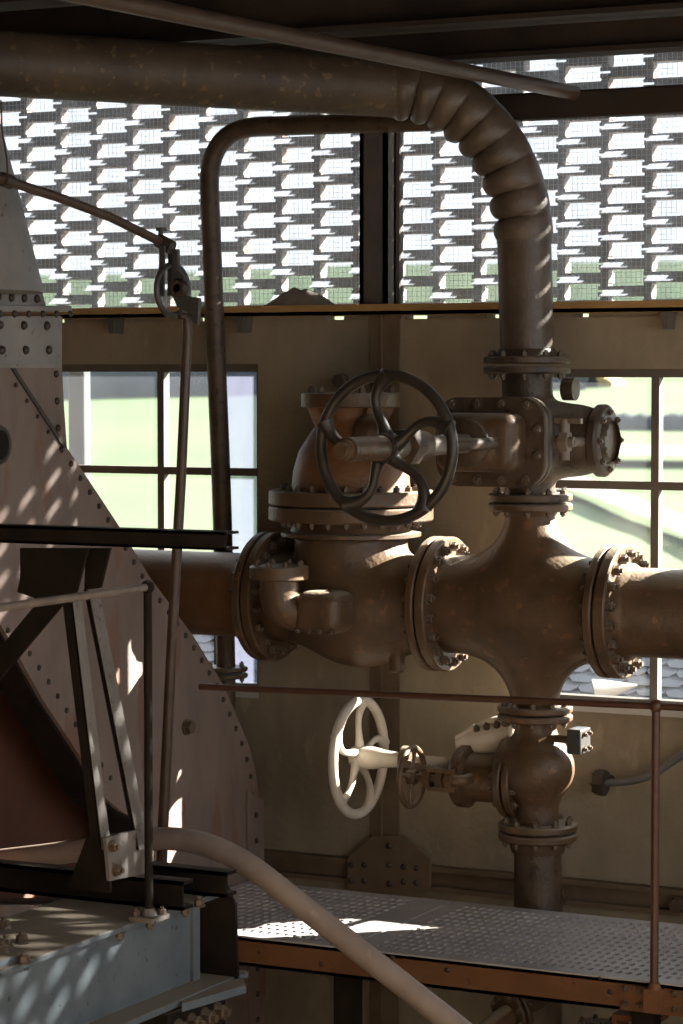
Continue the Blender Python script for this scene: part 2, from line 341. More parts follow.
struct('trim_sill.001', MB().box((LW[0] - .02, YW - .005, LW[2] - .02), (LW[1], YW + WT, LW[2] + .012)), 'zinc')
# wired glazing in front of the screen
YG = YW + .10; px0 = PY(372, 220, YG).x; px1 = PY(399, 220, YG).x
def wired(name, x0, x1, z0, z1):
    f = MB(); b = .03
    f.box((x0, YG - .02, z0), (x1, YG + .02, z0 + .01)); f.box((x0, YG - .02, z1 - b), (x1, YG + .02, z1)); f.box((x0, YG - .02, z0), (x0 + .012, YG + .02, z1)); f.box((x1 - .012, YG - .02, z0), (x1, YG + .02, z1))
    fo = obj(name, f, 'frame_dark', None, kind='structure')
    obj('pane', MB().box((x0, YG - .002, z0), (x1, YG + .002, z1)), 'glass_wired', fo)
    g = MB(); p = .0215; t = .00045
    x = x0 + p
    while x < x1: g.box((x - t, YG - .004, z0), (x + t, YG - .003, z1)); x += p
    z = z0 + p
    while z < z1: g.box((x0, YG - .0045, z - t), (x1, YG - .0035, z + t)); z += p
    obj('wire_mesh', g, 'wire', fo)
wired('window_3', -8.2, px0, zl0 + .016, 3.9); wired('window_4', px1, XR - .2, zl0 + .016, 3.9)
ps = MB(); ps.box((px0, YW - .02, zl0), (px0 + .02, YW + .14, 3.9)); ps.box((px1 - .02, YW - .02, zl0), (px1, YW + .14, 3.9)); ps.box((px0, YW + .05, zl0), (px1, YW + .07, 3.9)); ps.box((px0, YW - .02, zl0), (px1, YW - .005, 3.9))
struct('trim_post', ps, 'frame_dark')
# ceiling, beams, floor, side walls
struct('ceiling', MB().box((XL, -1.0, 3.85), (XR, 10.9, 3.95)), 'ceiling')
def ibeam(name, y, z0, h, wd, m='ceiling', x0=XL, x1=XR):
    b = MB(); b.box((x0, y - wd / 2, z0), (x1, y + wd / 2, z0 + .02)); b.box((x0, y - wd / 2, z0 + h - .02), (x1, y + wd / 2, z0 + h)); b.box((x0, y - .008, z0), (x1, y + .008, z0 + h)); struct(name, b, m)
zc1 = PY(580, 55, 9.78).z; ibeam('trim_roof_beam', 9.78, zc1, .22, .16)
zc2 = PY(530, 26, 9.0).z; ibeam('trim_roof_beam.001', 8.9, zc2, .26, .2)
ibeam('trim_roof_beam.002', 7.9, 3.42, .3, .2)
ibeam('trim_roof_beam.003', 6.9, 3.3, .3, .2)
a = PY(470, 110, 9.84); b = PY(690, 92, 9.84)
struct('trim_transom', MB().box((PY(462, 110, 9.84).x, 9.80, a.z - .055), (XR, 9.88, a.z + .055)), 'ceiling', bevel=.01)
struct('floor', MB().box((XL, -1.5, -1.6), (XR, YW, -1.5)), 'floor')
struct('wall_left', MB().box((XL - .2, -1.0, -1.5), (XL, YW + WT, 3.9)), 'concrete')
struct('wall_right_light_block', MB().box((XR, -1.0, -1.5), (XR + .2, YW + WT, .7)), 'concrete')  # unseen low parapet, added to block light and darken the space below the walkway
struct('wall_front', MB().box((XL, -1.2, -1.5), (XR, -1.0, 3.9)), 'concrete')
# ================================================================== pipework
Zax = PY(427, 603, YP).z
cU, cL = ax_v(502), ax_v(713); cT = ax_v(365); cB = ax_v(831)
fR = PY(615, 611, YP); fR = V((fR.x, YP, fR.z)); fM = PY(441, 604, YP); fL = PY(270, 596, YP)
zp = (fR.z + fM.z + fL.z) / 3
for q in (fR, fM, fL): q.z = zp
# --- cross fitting
t = thing('cross_fitting', 'large brown four-way cast iron cross with smooth flared arms between upper and lower valve', 'pipe fitting', (ax_v(605).x, YP, zp))
ctr = ax_v(606)
def f_cross(x, y, z):
    h = sd_caps(x, y, z, (fM.x + .02, YP, zp), (fR.x - .02, YP, zp), .196)
    v = sd_caps(x, y, z, tuple(cU - Z_ * .02), tuple(cL + Z_ * .02), .088)
    return smin(h, v, .25)
vs, fs = surfnet(f_cross, (fM.x - .05, YP - .34, cL.z - .04), (fR.x + .05, YP + .34, cU.z + .04), .0135)
obj('body', MB().add(vs, fs), 'pipe', t, angle=60)
flange(t, fM, X_, .272, .042, 18, rb=.233, br=.0185); flange(t, fR, -X_, .262, .035, 20, br=.016)
flange(t, cU, -Z_, .168, .030, 10, br=.012, hub=.1, hubh=.02); flange(t, cL, Z_, .150, .026, 10, br=.012)
# --- horizontal pipe leaving to the near side
t = thing('main_pipe', 'wide horizontal iron pipe leaving the cross towards the near window', 'pipe', (fR.x + .6, YP, zp))
obj('pipe_body', MB().lathe(fR + X_ * .04, X_, [(0, .192), (.03, .190), (.045, .180), (.06, .174), (4.0, .174)], 48), 'pipe', t)
obj('saddle_leg', MB().box((-1.9, YP - .06, -1.5), (-1.78, YP + .06, zp - .12)), 'frame_steel', t)
flange(t, fR, X_, .262, .048, 18, rb=.224, br=.0195)
# --- check valve body
t = thing('check_valve', 'bulging brown valve body with tall bolted bonnet, standing behind the dark handwheel', 'valve', (PY(351, 600, YP).x, YP, zp - .27))
bc = PY(351, 540, YP); xb_ = bc.x
zbr = PY(351, 537, YP).z; zfl = PY(351, 505, YP).z
def f_chk(x, y, z):
    h = sd_caps(x, y, z, (fL.x + .02, YP, zp), (fM.x - .02, YP, zp), .185)
    e = sd_ell(x, y, z, (PY(362, 600, YP).x, YP, zp - .03), (.285, .25, .245))
    v = sd_caps(x, y, z, (xb_, YP, zp), (xb_, YP, zbr), .232)
    n = sd_caps(x, y, z, (PY(395, 655, YP - .1).x, YP - .08, zp - .28), (PY(395, 655, YP - .1).x, YP - .08, zp - .1), .032)
    return smin(smin(smin(h, e, .09), v, .05), n, .02)
vs, fs = surfnet(f_chk, (fL.x - .04, YP - .32, zp - .34), (fM.x + .04, YP + .32, zbr + .03), .0135)
obj('body', MB().add(vs, fs), 'pipe', t, angle=60)
flange(t, fL, X_, .268, .042, 18, rb=.229, br=.0185); flange(t, fM, -X_, .272, .035, 20, br=.016)
obj('collar', MB().lathe((xb_, YP, zbr), Z_, [(0, .26), (.006, .288), (.02, .288), (.026, .25), (.06, .234), (zfl - zbr, .234)], 48), 'pipe', t)
bf = flange(t, (xb_, YP, zfl), -Z_, .338, .058, 24, br=.014)
bf = flange(t, (xb_, YP, zfl), Z_, .338, .058, 24, br=.014)
zt = PY(350, 407, YP).z - zfl; 
obj('bonnet', MB().lathe((xb_, YP, zfl + .05), Z_, [(0, .245), (zt * .22, .238), (zt * .42, .215), (zt * .58, .175), (zt * .70, .142), (zt * .80, .135), (zt * .9, .155), (zt - .045, .185)], 48), 'pipe_rust', t)
zt2 = PY(350, 400, YP).z
obj('top_flange', MB().lathe((xb_, YP, zt2 - .03), Z_, [(0, .198), (.004, .204), (.056, .204), (.06, .198)], 48), 'pipe', t)
for k in range(6):
    q = math.pi * 2 * (k + .2) / 6; bolt(t, (xb_ + .17 * math.cos(q), YP + .17 * math.sin(q), zt2 + .03), Z_, .014)
for k in range(4):
    q = math.pi / 2 * k + .9; dv = V((math.cos(q), math.sin(q), 0)); o0 = V((xb_, YP, 0)); 
    obj('rib', MB().prism([o0 + dv * .135 + Z_ * (zt2 - .03), o0 + dv * .19 + Z_ * (zt2 - .03), o0 + dv * .15 + Z_ * (zt2 - .12), o0 + dv * .125 + Z_ * (zt2 - .12)], dv.cross(Z_) * .014), 'pipe_rust', t)
pb = PY(364, 433, YP - .17); obj('boss', MB().ball(pb + Y_ * .06, .075, 20), 'pipe', t)
# side nozzle with square union
yn = YP - .38; n0 = PY(279, 572, yn); n1 = PY(281, 620, yn)
nz = obj('side_nozzle', MB().tube(bend([n0, V((n0.x, yn, n1.z + .03)), V((PY(332, 610, yn).x, yn + .14, n1.z + .03))], .09, 8), .078, 24), 'pipe', t)
fo = obj('flange', MB().lathe(n0 - Z_ * .03, Z_, [(0, .112), (.004, .118), (.05, .118), (.056, .112)], 36), 'pipe', t)
for k in range(8): q = math.pi * 2 * k / 8; bolt(fo, n0 + V((math.cos(q) * .092, math.sin(q) * .092, .025)), Z_, .011)
nc = V((PY(318, 610, yn).x, yn + .06, n1.z + .035))
un = MB(); vs, fs = surfnet(lambda x, y, z: sd_box(x, y, z, nc, (.10, .10, .085), .05), nc - V((.13, .13, .12)), nc + V((.13, .13, .12)), .012); un.add(vs, fs)
uo = obj('union_block', un, 'pipe', t, angle=60)
for i in range(4): bolt(uo, nc + V((-.075 + .05 * i, -.085, -.07)), -Y_, .011); 
for i in range(2): bolt(uo, nc + V((.095, -.04 + .07 * i, .03)), X_, .011)
# --- pipe to the far side behind the casing
t = thing('main_pipe', 'wide rust-brown pipe emerging from behind the riveted casing to the check valve', 'pipe', (fL.x - .6, YP, zp))
obj('pipe_body', MB().lathe(fL - X_ * .03, -X_, [(0, .205), (.05, .195), (.10, .176), (2.4, .176)], 48), 'pipe_rust', t)
flange(t, fL, -X_, .268, .035, 20, br=.016)
# --- upper gate valve
zv = PY(530, 437, YP).z; Xv = ax_v(437).x
wc = PX(386, 451, Xv); zv = (zv + wc.z) / 2; wc.z = zv
t = thing('gate_valve', 'upper dark iron gate valve with large five-spoked handwheel held out in front', 'valve', (Xv, YP, zv))
def f_gate(x, y, z):
    v = sd_caps(x, y, z, tuple(cU + Z_ * .02), tuple(cT - Z_ * .02), .100)
    bx = sd_box(x, y, z, (Xv, YP - .13, zv), (.17, .22, .13), .06)
    sd = sd_ell(x, y, z, (Xv + .16, YP, zv), (.235, .15, .145))
    return smin(smin(v, bx, .05), sd, .05)
vs, fs = surfnet(f_gate, (Xv - .3, YP - .4, cU.z - .02), (Xv + .36, YP + .32, cT.z + .02), .012)
obj('body', MB().add(vs, fs), 'pipe_dark', t, angle=60)
flange(t, cU, Z_, .168, .030, 10, br=.013, m='pipe_dark'); flange(t, cT, -Z_, .172, .030, 10, br=.013, m='pipe_dark')
def rrect(w_, h_, r, n=7):
    pts = []
    for sx, sz, a0 in ((1, 1, 0), (-1, 1, 90), (-1, -1, 180), (1, -1, 270)):
        for i in range(n + 1):
            q = math.radians(a0 + 90 * i / n); pts.append((sx * (w_ / 2 - r) + r * math.cos(q), sz * (h_ / 2 - r) + r * math.sin(q)))
    return pts
yb = YP - .34; R0 = rrect(.46, .345, .10)
p1 = obj('bonnet_flange', MB().prism([(Xv + x, yb, zv + z) for x, z in R0], (0, .034, 0)), 'pipe_dark', t, bevel=.006)
p2 = obj('bonnet_flange', MB().prism([(Xv + x, yb - .042, zv + z) for x, z in R0], (0, .034, 0)), 'pipe_dark', t, bevel=.006)
for x, z in [(-.155, .142), (-.05, .145), (.05, .145), (.155, .142), (.2, .05), (.2, -.05), (.155, -.142), (.05, -.145), (-.05, -.145), (-.155, -.142), (-.2, -.05), (-.2, .05)]:
    bolt(p2, (Xv + x, yb - .041, zv + z), -Y_, .0165)
vs, fs = surfnet(lambda x, y, z: smin(sd_box(x, y, z, (Xv - .01, yb - .10, zv), (.165, .085, .112), .05), sd_caps(x, y, z, (Xv, yb - .1, zv), (Xv, yb - .26, zv), .058), .06), (Xv - .22, yb - .3, zv - .16), (Xv + .22, yb, zv + .16), .011)
obj('bonnet', MB().add(vs, fs), 'pipe', t, angle=60)
obj('gland', MB().lathe((Xv, yb - .25, zv), -Y_, [(0, .085), (.004, .09), (.022, .09), (.026, .085)], 32), 'pipe_dark', t)
obj('stem', MB().cyl((Xv, yb - .24, zv), (Xv, wc.y - .02, zv), .037), 'rail', t)
yk = MB()
for sg in (-1, 1):
    yk.tube(bend([(Xv + sg * .085, yb - .2, zv), (Xv + sg * .075, yb - .42, zv), (Xv + sg * .03, yb - .50, zv)], .06, 6), .024, 12)
obj('yoke', yk, 'pipe_dark', t)
obj('stem_nut', MB().hexn((Xv, wc.y + .13, zv), Y_, .07, .075).lathe((Xv, wc.y + .2, zv), Y_, [(0, .055), (.10, .055)], 24), 'bolt', t)
def handwheel(th, c, ax, R, rt, nsp, m, phase, hubr, hubl, curve=.22, sr=None, thick=1.0):
    a, u, w = perp(ax); c = V(c); sr = sr or rt
    h = MB(); h.tube(torus_path(c, a, R - rt, 64), rt, 14, closed=True)
    h.lathe(c - a * hubl / 2, a, [(0, hubr * .9), (hubl * .15, hubr), (hubl * .85, hubr), (hubl, hubr * .9)], 28)
    ho = obj('handwheel', h, m, th, angle=50)
    for k in range(nsp):
        q0 = 2 * math.pi * (k + phase) / nsp; pts = []
        for i in range(13):
            f = i / 12; r = hubr * .6 + (R - rt - hubr * .6) * f; q = q0 + curve * math.sin(math.pi * f) * 1.5
            pts.append(c + (u * math.cos(q) + w * math.sin(q)) * r)
        obj('spoke', MB().tube(pts, lambda f: sr * (1.5 - .75 * math.sin(math.pi * f) ** .6), 12), m, ho, angle=60)
    return ho
handwheel(t, wc, -Y_, SZ(79, wc), .0205, 5, 'wheel', .72, .055, .075, .20, .0225)
fe = PX(342, 458, Xv)
obj('stem_end', MB().lathe((Xv, wc.y - .03, zv), -Y_, [(0, .044), (wc.y - fe.y - .06, .044)], 28).lathe((Xv, fe.y + .03, zv), -Y_, [(0, .036), (.02, .036), (.022, .028), (.05, .026)], 24), 'pipe', t)
# side cover + bypass
sc_ = obj('side_cover', MB().lathe((Xv + .295, YP, zv), X_, [(0, .137), (.004, .142), (.030, .142), (.038, .134), (.044, .122)], 36), 'pipe_dark', t)
for k in range(8): q = 2 * math.pi * k / 8; bolt(sc_, (Xv + .332, YP + .112 * math.cos(q), zv + .112 * math.sin(q)), X_, .013)
yy = YP - .24; bpz = zv + .0
bp = MB().cyl((Xv + .05, yy, bpz), (Xv + .29, yy, bpz), .020, n=16)
for dx, r in ((.08, .034), (.135, .038), (.185, .03), (.235, .042)): bp.hexn((Xv + dx, yy, bpz), X_, r, .035)
bp.cyl((Xv + .25, yy, bpz - .07), (Xv + .25, yy, bpz + .085), .02, n=14); bp.box((Xv + .21, yy - .012, bpz + .07), (Xv + .32, yy + .012, bpz + .09))
bp.cyl((Xv + .275, yy, bpz), (Xv + .275, yy + .24, bpz), .02, n=14)
obj('bypass_valve', bp, 'rail', t)
obj('lug', MB().lathe((Xv + .125, YP + .06, zv + .2), X_, [(0, .045), (.05, .045)], 20), 'pipe_dark', t)
# --- riser and wrinkled bend
z240 = ax_v(243); e1 = PD(392, 87, 10.2); e2 = PD(-40, 61, 9.45)
t = thing('riser_pipe', 'dark pipe rising from the upper gate valve into a wrinkled bend under the roof', 'pipe', cT)
flange(t, cT, Z_, .172, .030, 10, br=.013, m='pipe_dark', hub=.112, hubh=.03)
obj('pipe_body', MB().cyl(cT + Z_ * .03, z240, .107, n=40), 'bend', t)
hdir = V((e1.x - z240.x, e1.y - z240.y, 0)); ctrl = V((z240.x, z240.y, e1.z + .01))
pts = []
for i in range(145):
    f = i / 144; q = f * math.pi / 2
    pts.append(z240 + (hdir * (1 - math.cos(q))) + Z_ * ((e1.z - z240.z) * math.sin(q)))
hd = hdir.normalized()
def wr_r(f):
    fold = abs(math.sin(math.pi * f * 9.0)) ** 0.55 if .02 < f < .985 else .6
    sk = 0.55 + .45 * math.sin(f * 40)
    def rr(tt):
        inner = max(0, .5 + .5 * math.cos(tt))       # tt = 0 on the inside of the bend
        base = .107 + .012 * f
        return base + .006 + (fold - .75) * (.003 + .024 * inner ** 1.1)
    return rr
# local frame: u must face the inside of the bend
P = pts; vs = []; fs = []; n = 40
side = hd.cross(Z_)
for i, p in enumerate(P):
    a = (P[min(i + 1, len(P) - 1)] - P[max(i - 1, 0)]).normalized(); u = side.cross(a).normalized()
    cen = z240 + hdir
    if u.dot(V((cen.x, cen.y, z240.z)) - p) < 0: u = -u
    w_ = a.cross(u); R_ = wr_r(i / (len(P) - 1))
    for k in range(n):
        tt = 2 * math.pi * k / n; vs.append(p + (u * math.cos(tt) + w_ * math.sin(tt)) * R_(tt))
for i in range(len(P) - 1):
    for k in range(n): fs.append((i * n + k, i * n + (k + 1) % n, (i + 1) * n + (k + 1) % n, (i + 1) * n + k))
obj('wrinkled_bend', MB().add(vs, fs), 'bend', t, angle=80)
obj('overhead_run', MB().cyl(pts[-1], e2 + (e2 - e1) * .3, .118, .121, n=40), 'elbow', t)
# --- lower gate valve
zl = PY(537, 768, YP).z; Xl = ax_v(768).x
t = thing('gate_valve', 'lower globe-shaped brown gate valve with pale sunlit handwheel, below the cross', 'valve', (Xl, YP, zl - .2))
def f_low(x, y, z):
    v = sd_caps(x, y, z, tuple(cL - Z_ * .02), tuple(cB + Z_ * .02), .084)
    e = sd_ell(x, y, z, (Xl + .005, YP, zl), (.148, .148, .140))
    h = sd_caps(x, y, z, (Xl - .14, YP, zl - .01), (Xl, YP, zl - .01), .125)
    return smin(smin(v, e, .045), h, .03)
vs, fs = surfnet(f_low, (Xl - .2, YP - .2, cB.z - .02), (Xl + .2, YP + .2, cL.z + .02), .0115)
obj('body', MB().add(vs, fs), 'pipe', t, angle=60)
flange(t, cL, -Z_, .150, .026, 10, br=.012); flange(t, cB, Z_, .158, .030, 10, br=.013)
xA = PY(514, 778, YP).x; xB = PY(466, 778, YP).x; zg = PY(490, 778, YP).z
f1 = flange(t, (xA, YP, zg), X_, .150, .03, 12, br=.012); f1 = flange(t, (xA, YP, zg), -X_, .150, .03, 12, br=.012)
obj('bonnet', MB().cyl((xB, YP, zg), (xA, YP, zg), .098, n=36), 'pipe', t)
obj('end_plate', MB().lathe((xB + .03, YP, zg), -X_, [(0, .10), (.012, .125), (.05, .125), (.062, .115), (.085, .06)], 36), 'pipe', t)
yo = YP + .03; ccz = zg + .125                # sloping upper chamber with studs
c0, c1 = V((PY(452, 752, YP).x, YP + .08, PY(452, 748, YP).z)), V((PY(508, 742, YP).x, YP + .08, PY(508, 738, YP).z))
uc = obj('upper_chamber', MB().tube([c0, c0 + (c1 - c0) * .3, c1], lambda f: .045 + .03 * min(1, f * 2), 24), 'wheel_pale', t)  # pale colour paints in the sun on this brown casting
cvp = MB(); w0 = V((0, .055, 0)); q_ = [c0 + Z_ * .045, c0 + (c1 - c0) * .55 + Z_ * .092, c1 + X_ * .02 + Z_ * .085]
for a_, b_ in zip(q_[:-1], q_[1:]): cvp.prism([a_ - w0, b_ - w0, b_ + w0, a_ + w0], (0, 0, -.02))
obj('sun_catch_plate', cvp, 'wheel_pale', t, bevel=.004)  # plate added to catch the sun and brighten the chamber top
for i in range(4): p = c0 + (c1 - c0) * (.4 + .18 * i); bolt(uc, p + V((0, -.05, .055)), V((0, -.6, .8)), .013)
wl = PY(359, 757, YP)
obj('stem', MB().cyl((wl.x - .03, YP, wl.z), (xB, YP, wl.z), .026), 'wheel_pale', t)
yk = MB()
for sg in (-1, 1):
    yk.bar((xB - .02, YP + sg * .075, zg + .01), (PY(408, 765, YP).x, YP + sg * .05, wl.z), .02, .03)
yk.lathe((PY(408, 765, YP).x - .02, YP, wl.z), X_, [(0, .06), (.05, .06)], 24)
obj('yoke', yk, 'pipe', t)
hb = MB().lathe((wl.x + .02, YP, wl.z), X_, [(0, .046), (.05, .046), (.10, .036), (.16, .031), (.17, .031)], 28)
obj('wheel_boss', hb, 'wheel_pale', t)
handwheel(t, wl, -X_, SZ(62, wl), .0205, 5, 'wheel_pale', .9, .044, .06, -.16, .0175)
sy = YP - .17; sw = PY(412, 777, sy)
handwheel(t, sw, -X_, SZ(32, sw), .0115, 4, 'pipe', .1, .03, .04, .05, .010)
by = MB().cyl(sw, (xB, sy, sw.z), .016, n=16)
for q in (425, 438, 447): by.hexn((PY(q, 777, sy).x, sy, sw.z), X_, .042, .03)
by.box((PY(430, 777, sy).x, sy - .03, sw.z - .045), (PY(458, 777, sy).x, sy - .018, sw.z - .03)); by.box((PY(430, 777, sy).x, sy - .03, sw.z + .03), (PY(458, 777, sy).x, sy - .018, sw.z + .045))
by.tube(bend([(xB - .0, sy, sw.z), (xB + .06, sy, sw.z), (xB + .06, YP, sw.z)], .04, 5), .022, 12)
obj('bypass_valve', by, 'pipe', t)
# gauge stub on the body
sb = PY(563, 740, YP); s1 = PY(572, 740, YP - .05)
obj('stub', MB().cyl((Xl + .08, YP - .04, s1.z), (s1.x + .03, YP - .05, s1.z), .016, n=14), 'pipe', t)
blk = obj('stub_block', MB().box((s1.x + .0, YP - .11, s1.z - .048), (s1.x + .06, YP - .0, s1.z + .05)), 'linkage', t, bevel=.006)
for dy in (-.08, -.03):
    for dz in (-.028, .03): bolt(blk, (s1.x + .059, YP + dy, s1.z + dz), X_, .010)
# --- pipe below
t = thing('drop_pipe', 'dark upright pipe below the lower gate valve, going down behind the walkway', 'pipe', (cB.x, YP, -1.5))
flange(t, cB, -Z_, .158, .030, 10, br=.013, hub=.105, hubh=.05)
obj('pipe_body', MB().cyl(cB - Z_ * .03, (cB.x + .01, YP, -1.5), .095, n=36), 'pipe_dark', t)
# ================================================================== slim pipes behind and above
yd = 9.78; rd = .042
q = [PY(440, 121, yd), PY(250, 126, yd), PY(213, 131, yd), PY(209, 215, yd), PY(222, 500, yd), PY(226, 672, yd)]
t = thing('vent_pipe', 'slim brown pipe climbing past the milky pane and bending under the overhead run', 'pipe', q[-1])
obj('pipe_body', MB().tube(bend([q[0], PY(207, 128, yd), q[4], q[5]], .26, 10), rd, 20), 'pipe_dark', t)
flange(t, q[5], Z_, .095, .02, 6, br=.010); flange(t, q[5], -Z_, .095, .02, 6, br=.010)
obj('lower_pipe', MB().cyl(q[5] - Z_ * .02, q[5] - Z_ * 2.2, rd, n=20), 'pipe_dark', t)
a, b = PY(574, 93, 9.79), PD(70, -8, 7.5)
tag(obj('roof_pipe', MB().cyl(a, b + (b - a) * .1, .029, n=20), 'rod'), 'slim straight pipe slanting across under the roof above the wrinkled bend', 'pipe')
p0, p1 = PD(595, 0, 5), None
# ================================================================== dust heap on ledge
h = MB(); n = 28
vs = []; fs = []
ha, hb_ = PY(262, 303, YW - .02).x, PY(338, 303, YW - .02).x
for i in range(n + 1):
    for j in range(9):
        f = i / n; g = j / 8; x = ha + (hb_ - ha) * f; y = YW - .08 + .13 * g
        pr = math.sin(math.pi * f) ** 1.2 * math.sin(math.pi * g) ** .7
        vs.append((x, y, zl1 - .008 + .085 * pr * (1 + .25 * noise.noise(V((x * 22, y * 30, 0))))))
for i in range(n):
    for j in range(8): fs.append((i * 9 + j, (i + 1) * 9 + j, (i + 1) * 9 + j + 1, i * 9 + j + 1))
o = tag(obj('dust_heap', h.add(vs, fs), 'dirt'), 'low heap of grey dust lying on the wall ledge under the brick screen', 'dirt'); o['kind'] = 'stuff'
# wall gusset
yq = YW - .068; g0 = [PY(*p, yq) for p in ((347, 858), (372, 836), (402, 836), (430, 858), (430, 888), (412, 905), (362, 905), (347, 888))]
gp = tag(obj('gusset_plate', MB().prism(g0, (0, .016, 0)), 'frame_steel', bevel=.003), 'octagonal riveted steel plate on the wall at the foot of the column', 'steel plate')
for p in ((389, 846), (389, 865), (389, 884), (351, 865), (364, 865), (351, 881), (364, 881), (403, 867), (416, 868), (403, 882), (416, 883)):
    r = PY(*p, yq); obj('rivet', MB().dome(r, -Y_, .014), 'rivet', gp)
def wall_nut(px, py, lab):
    p = PY(px, py, YW - .06); e = tag(obj('tie_rod', MB().cyl(p, (p.x, YW + .006, p.z), .012, n=12).hexn(p + Y_ * .01, -Y_, .03, .03).hexn(p + Y_ * .035, -Y_, .034, .02), 'bolt'), lab, 'bolt', None)
wall_nut(560, 898, 'small nutted tie rod end on the wall base beam beside the drop pipe'); wall_nut(677, 906, 'small nutted tie rod end on the wall base beam behind the rail post')
wall_nut(340, 381, 'dark nutted tie rod end on the wall above the bonnet')
# conduit with flange by the sill
yc = 9.82; cpts = [PY(606, 783, yc), PY(645, 780, yc), PY(690, 750, yc), PY(760, 700, yc)]
t = thing('conduit', 'thin grey conduit curving up from a small flange on the wall below the sill', 'conduit', cpts[0])
obj('tube', MB().tube(bend(cpts, .09, 8), .016, 16), 'cable', t)
ff = obj('end_flange', MB().lathe(cpts[0], -X_, [(0, .052), (.02, .055), (.045, .05)], 8), 'rivet', t)
for k in range(4): bolt(ff, cpts[0] + V((-.043, .035 * math.cos(k * 1.57), .035 * math.sin(k * 1.57))), -X_, .010)
obj('bracket', MB().cyl(cpts[0] - X_ * .02, (cpts[0].x - .02, YW + .006, cpts[0].z), .018, n=12), 'rivet', t)
# ================================================================== walkway
YF = PZ(656, 982, 0).y; YB = 9.33
xs0 = PZ(262, 935, 0).x
seam_f = PZ(352, 945, 0).x; 
def perf(name, x0, x1, y0, y1, label, ml=.03, mr=.03):
    p, py_ = .036, .064; m = MB(); nx = int((x1 - x0 - ml - mr) / p); ny = int((y1 - y0 - .07) / py_); oy = (y1 - y0 - ny * py_) / 2; r, ry = .0122, .0215; hp, hq = p / 2, py_ / 2
    xa, xb2 = x0 + ml, x0 + ml + nx * p
    c8 = [(math.cos(math.pi / 4 * k) * r, math.sin(math.pi / 4 * k) * ry) for k in range(8)]
    for i in range(nx):
        for j in range(ny):
            cx, cy = xa + (i + .5) * p, y0 + oy + (j + .5) * py_
            sq = [(cx + hp, cy - hq), (cx + hp, cy + hq), (cx - hp, cy + hq), (cx - hp, cy - hq)]
            vs = [(x, y, 0) for x, y in sq] + [(cx + x, cy + y, 0) for x, y in c8] + [(cx + x, cy + y, -.007) for x, y in c8]
            fs = [(0, 1, 4 + 1, 4 + 0, 4 + 7), (1, 2, 4 + 3, 4 + 2, 4 + 1), (2, 3, 4 + 5, 4 + 4, 4 + 3), (3, 0, 4 + 7, 4 + 6, 4 + 5)]
            fs += [(4 + k, 4 + (k + 1) % 8, 12 + (k + 1) % 8, 12 + k) for k in range(8)]
            m.add(vs, fs)
    for a0, b0 in (((x0, y0), (x1, y0 + oy)), ((x0, y1 - oy), (x1, y1)), ((x0, y0 + oy), (xa, y1 - oy)), ((xb2, y0 + oy), (x1, y1 - oy))):
        m.box((a0[0], a0[1], -.007), (b0[0], b0[1], 0))
    return tag(obj(name, m, 'plate'), label, 'floor plate')
xe = -1.9
perf('perforated_plate', xs0 - .55, seam_f - .005, YF, YB, 'perforated walkway plate beside the riveted casing, with bright sun streaks', mr=.11)
perf('perforated_plate', seam_f + .005, xe, YF, YB, 'long perforated walkway plate in front of the drop pipe', ml=.07)
def chan(name, y, x0, x1, label, face=-1):
    m = MB(); h_ = .105; d = .05
    m.box((x0, y, -.008 - h_), (x1, y + .01, -.008)); m.box((x0, y, -.020), (x1, y + d, -.008)); m.box((x0, y, -.008 - h_), (x1, y + d, .004 - h_))
    o = obj(name, m, 'beam_rust'); return tag(o, label, 'steel beam')
cf = chan('channel_beam', YF + .005, xs0 - .5, xe, 'rusty channel beam along the front edge of the perforated walkway')
for px, py in ((392, 957), (447, 970), (610, 992), (600, 978)): p = PY(px, py, YF + .005); obj('rivet', MB().dome(p, -Y_, .010), 'rivet', cf)
chan('channel_beam', YB - .06, xs0 - .5, xe, 'rusty channel beam carrying the back edge of the perforated walkway')
for i, (px, lab) in enumerate(((700, 'cross channel under the walkway beside the rail post'),)):
    p = PZ(px, 990, 0)
    m = MB().box((p.x, YF + .06, -.113), (p.x + .05, YB - .065, -.008)); tag(obj('cross_beam', m, 'beam_rust'), 'rusty cross member under the walkway next to the rail post', 'steel beam')
# legs under walkway
for px, lab in ((262, 'steel post holding up the walkway behind the bent tube'), (640, 'steel post holding up the walkway under the rail post')):
    p = PZ(px, 975, 0); tag(obj('walkway_post', MB().box((p.x - .04, YF + .1, -1.5), (p.x + .04, YF + .18, -.11)).box((p.x - .09, YF + .05, -1.5), (p.x + .09, YF + .23, -1.485)), 'black_shade_steel'), lab, 'steel post')
# handrail on walkway
rp = PY(656, 706, YF - .02); rz = rp.z; rx = rp.x
t = thing('handrail', 'thin brown handrail with ball-jointed post along the perforated walkway', 'handrail', (rx, YF - .02, -.1))
obj('rail', MB().cyl((PY(200, 686, YF - .02).x, YF - .02, PY(235, 689, YF - .02).z), (rx, YF - .02, rz), .0125, n=14).cyl((rx, YF - .02, rz), (rx + 1.2, YF - .02, rz - .0), .0125, n=14), 'rail_dark', t)
obj('post', MB().cyl((rx, YF - .02, -.09), (rx, YF - .02, rz), .0145, n=16), 'rail_dark', t)
obj('ball_joint', MB().ball((rx, YF - .02, rz), .024), 'rail_dark', t)
pf = obj('post_foot', MB().box((rx - .03, YF - .045, -.10), (rx + .03, YF - .006, -.02)).lathe((rx, YF - .02, -.02), Z_, [(0, .026), (.02, .018)], 16), 'beam_rust', t)
fp = tag(obj('splice_plate', MB().box((rx - .13, YF - .004, -.11), (rx + .14, YF + .004, -.022)), 'beam_rust'), 'bolted splice plate on the channel beam at the foot of the rail post', 'steel plate')
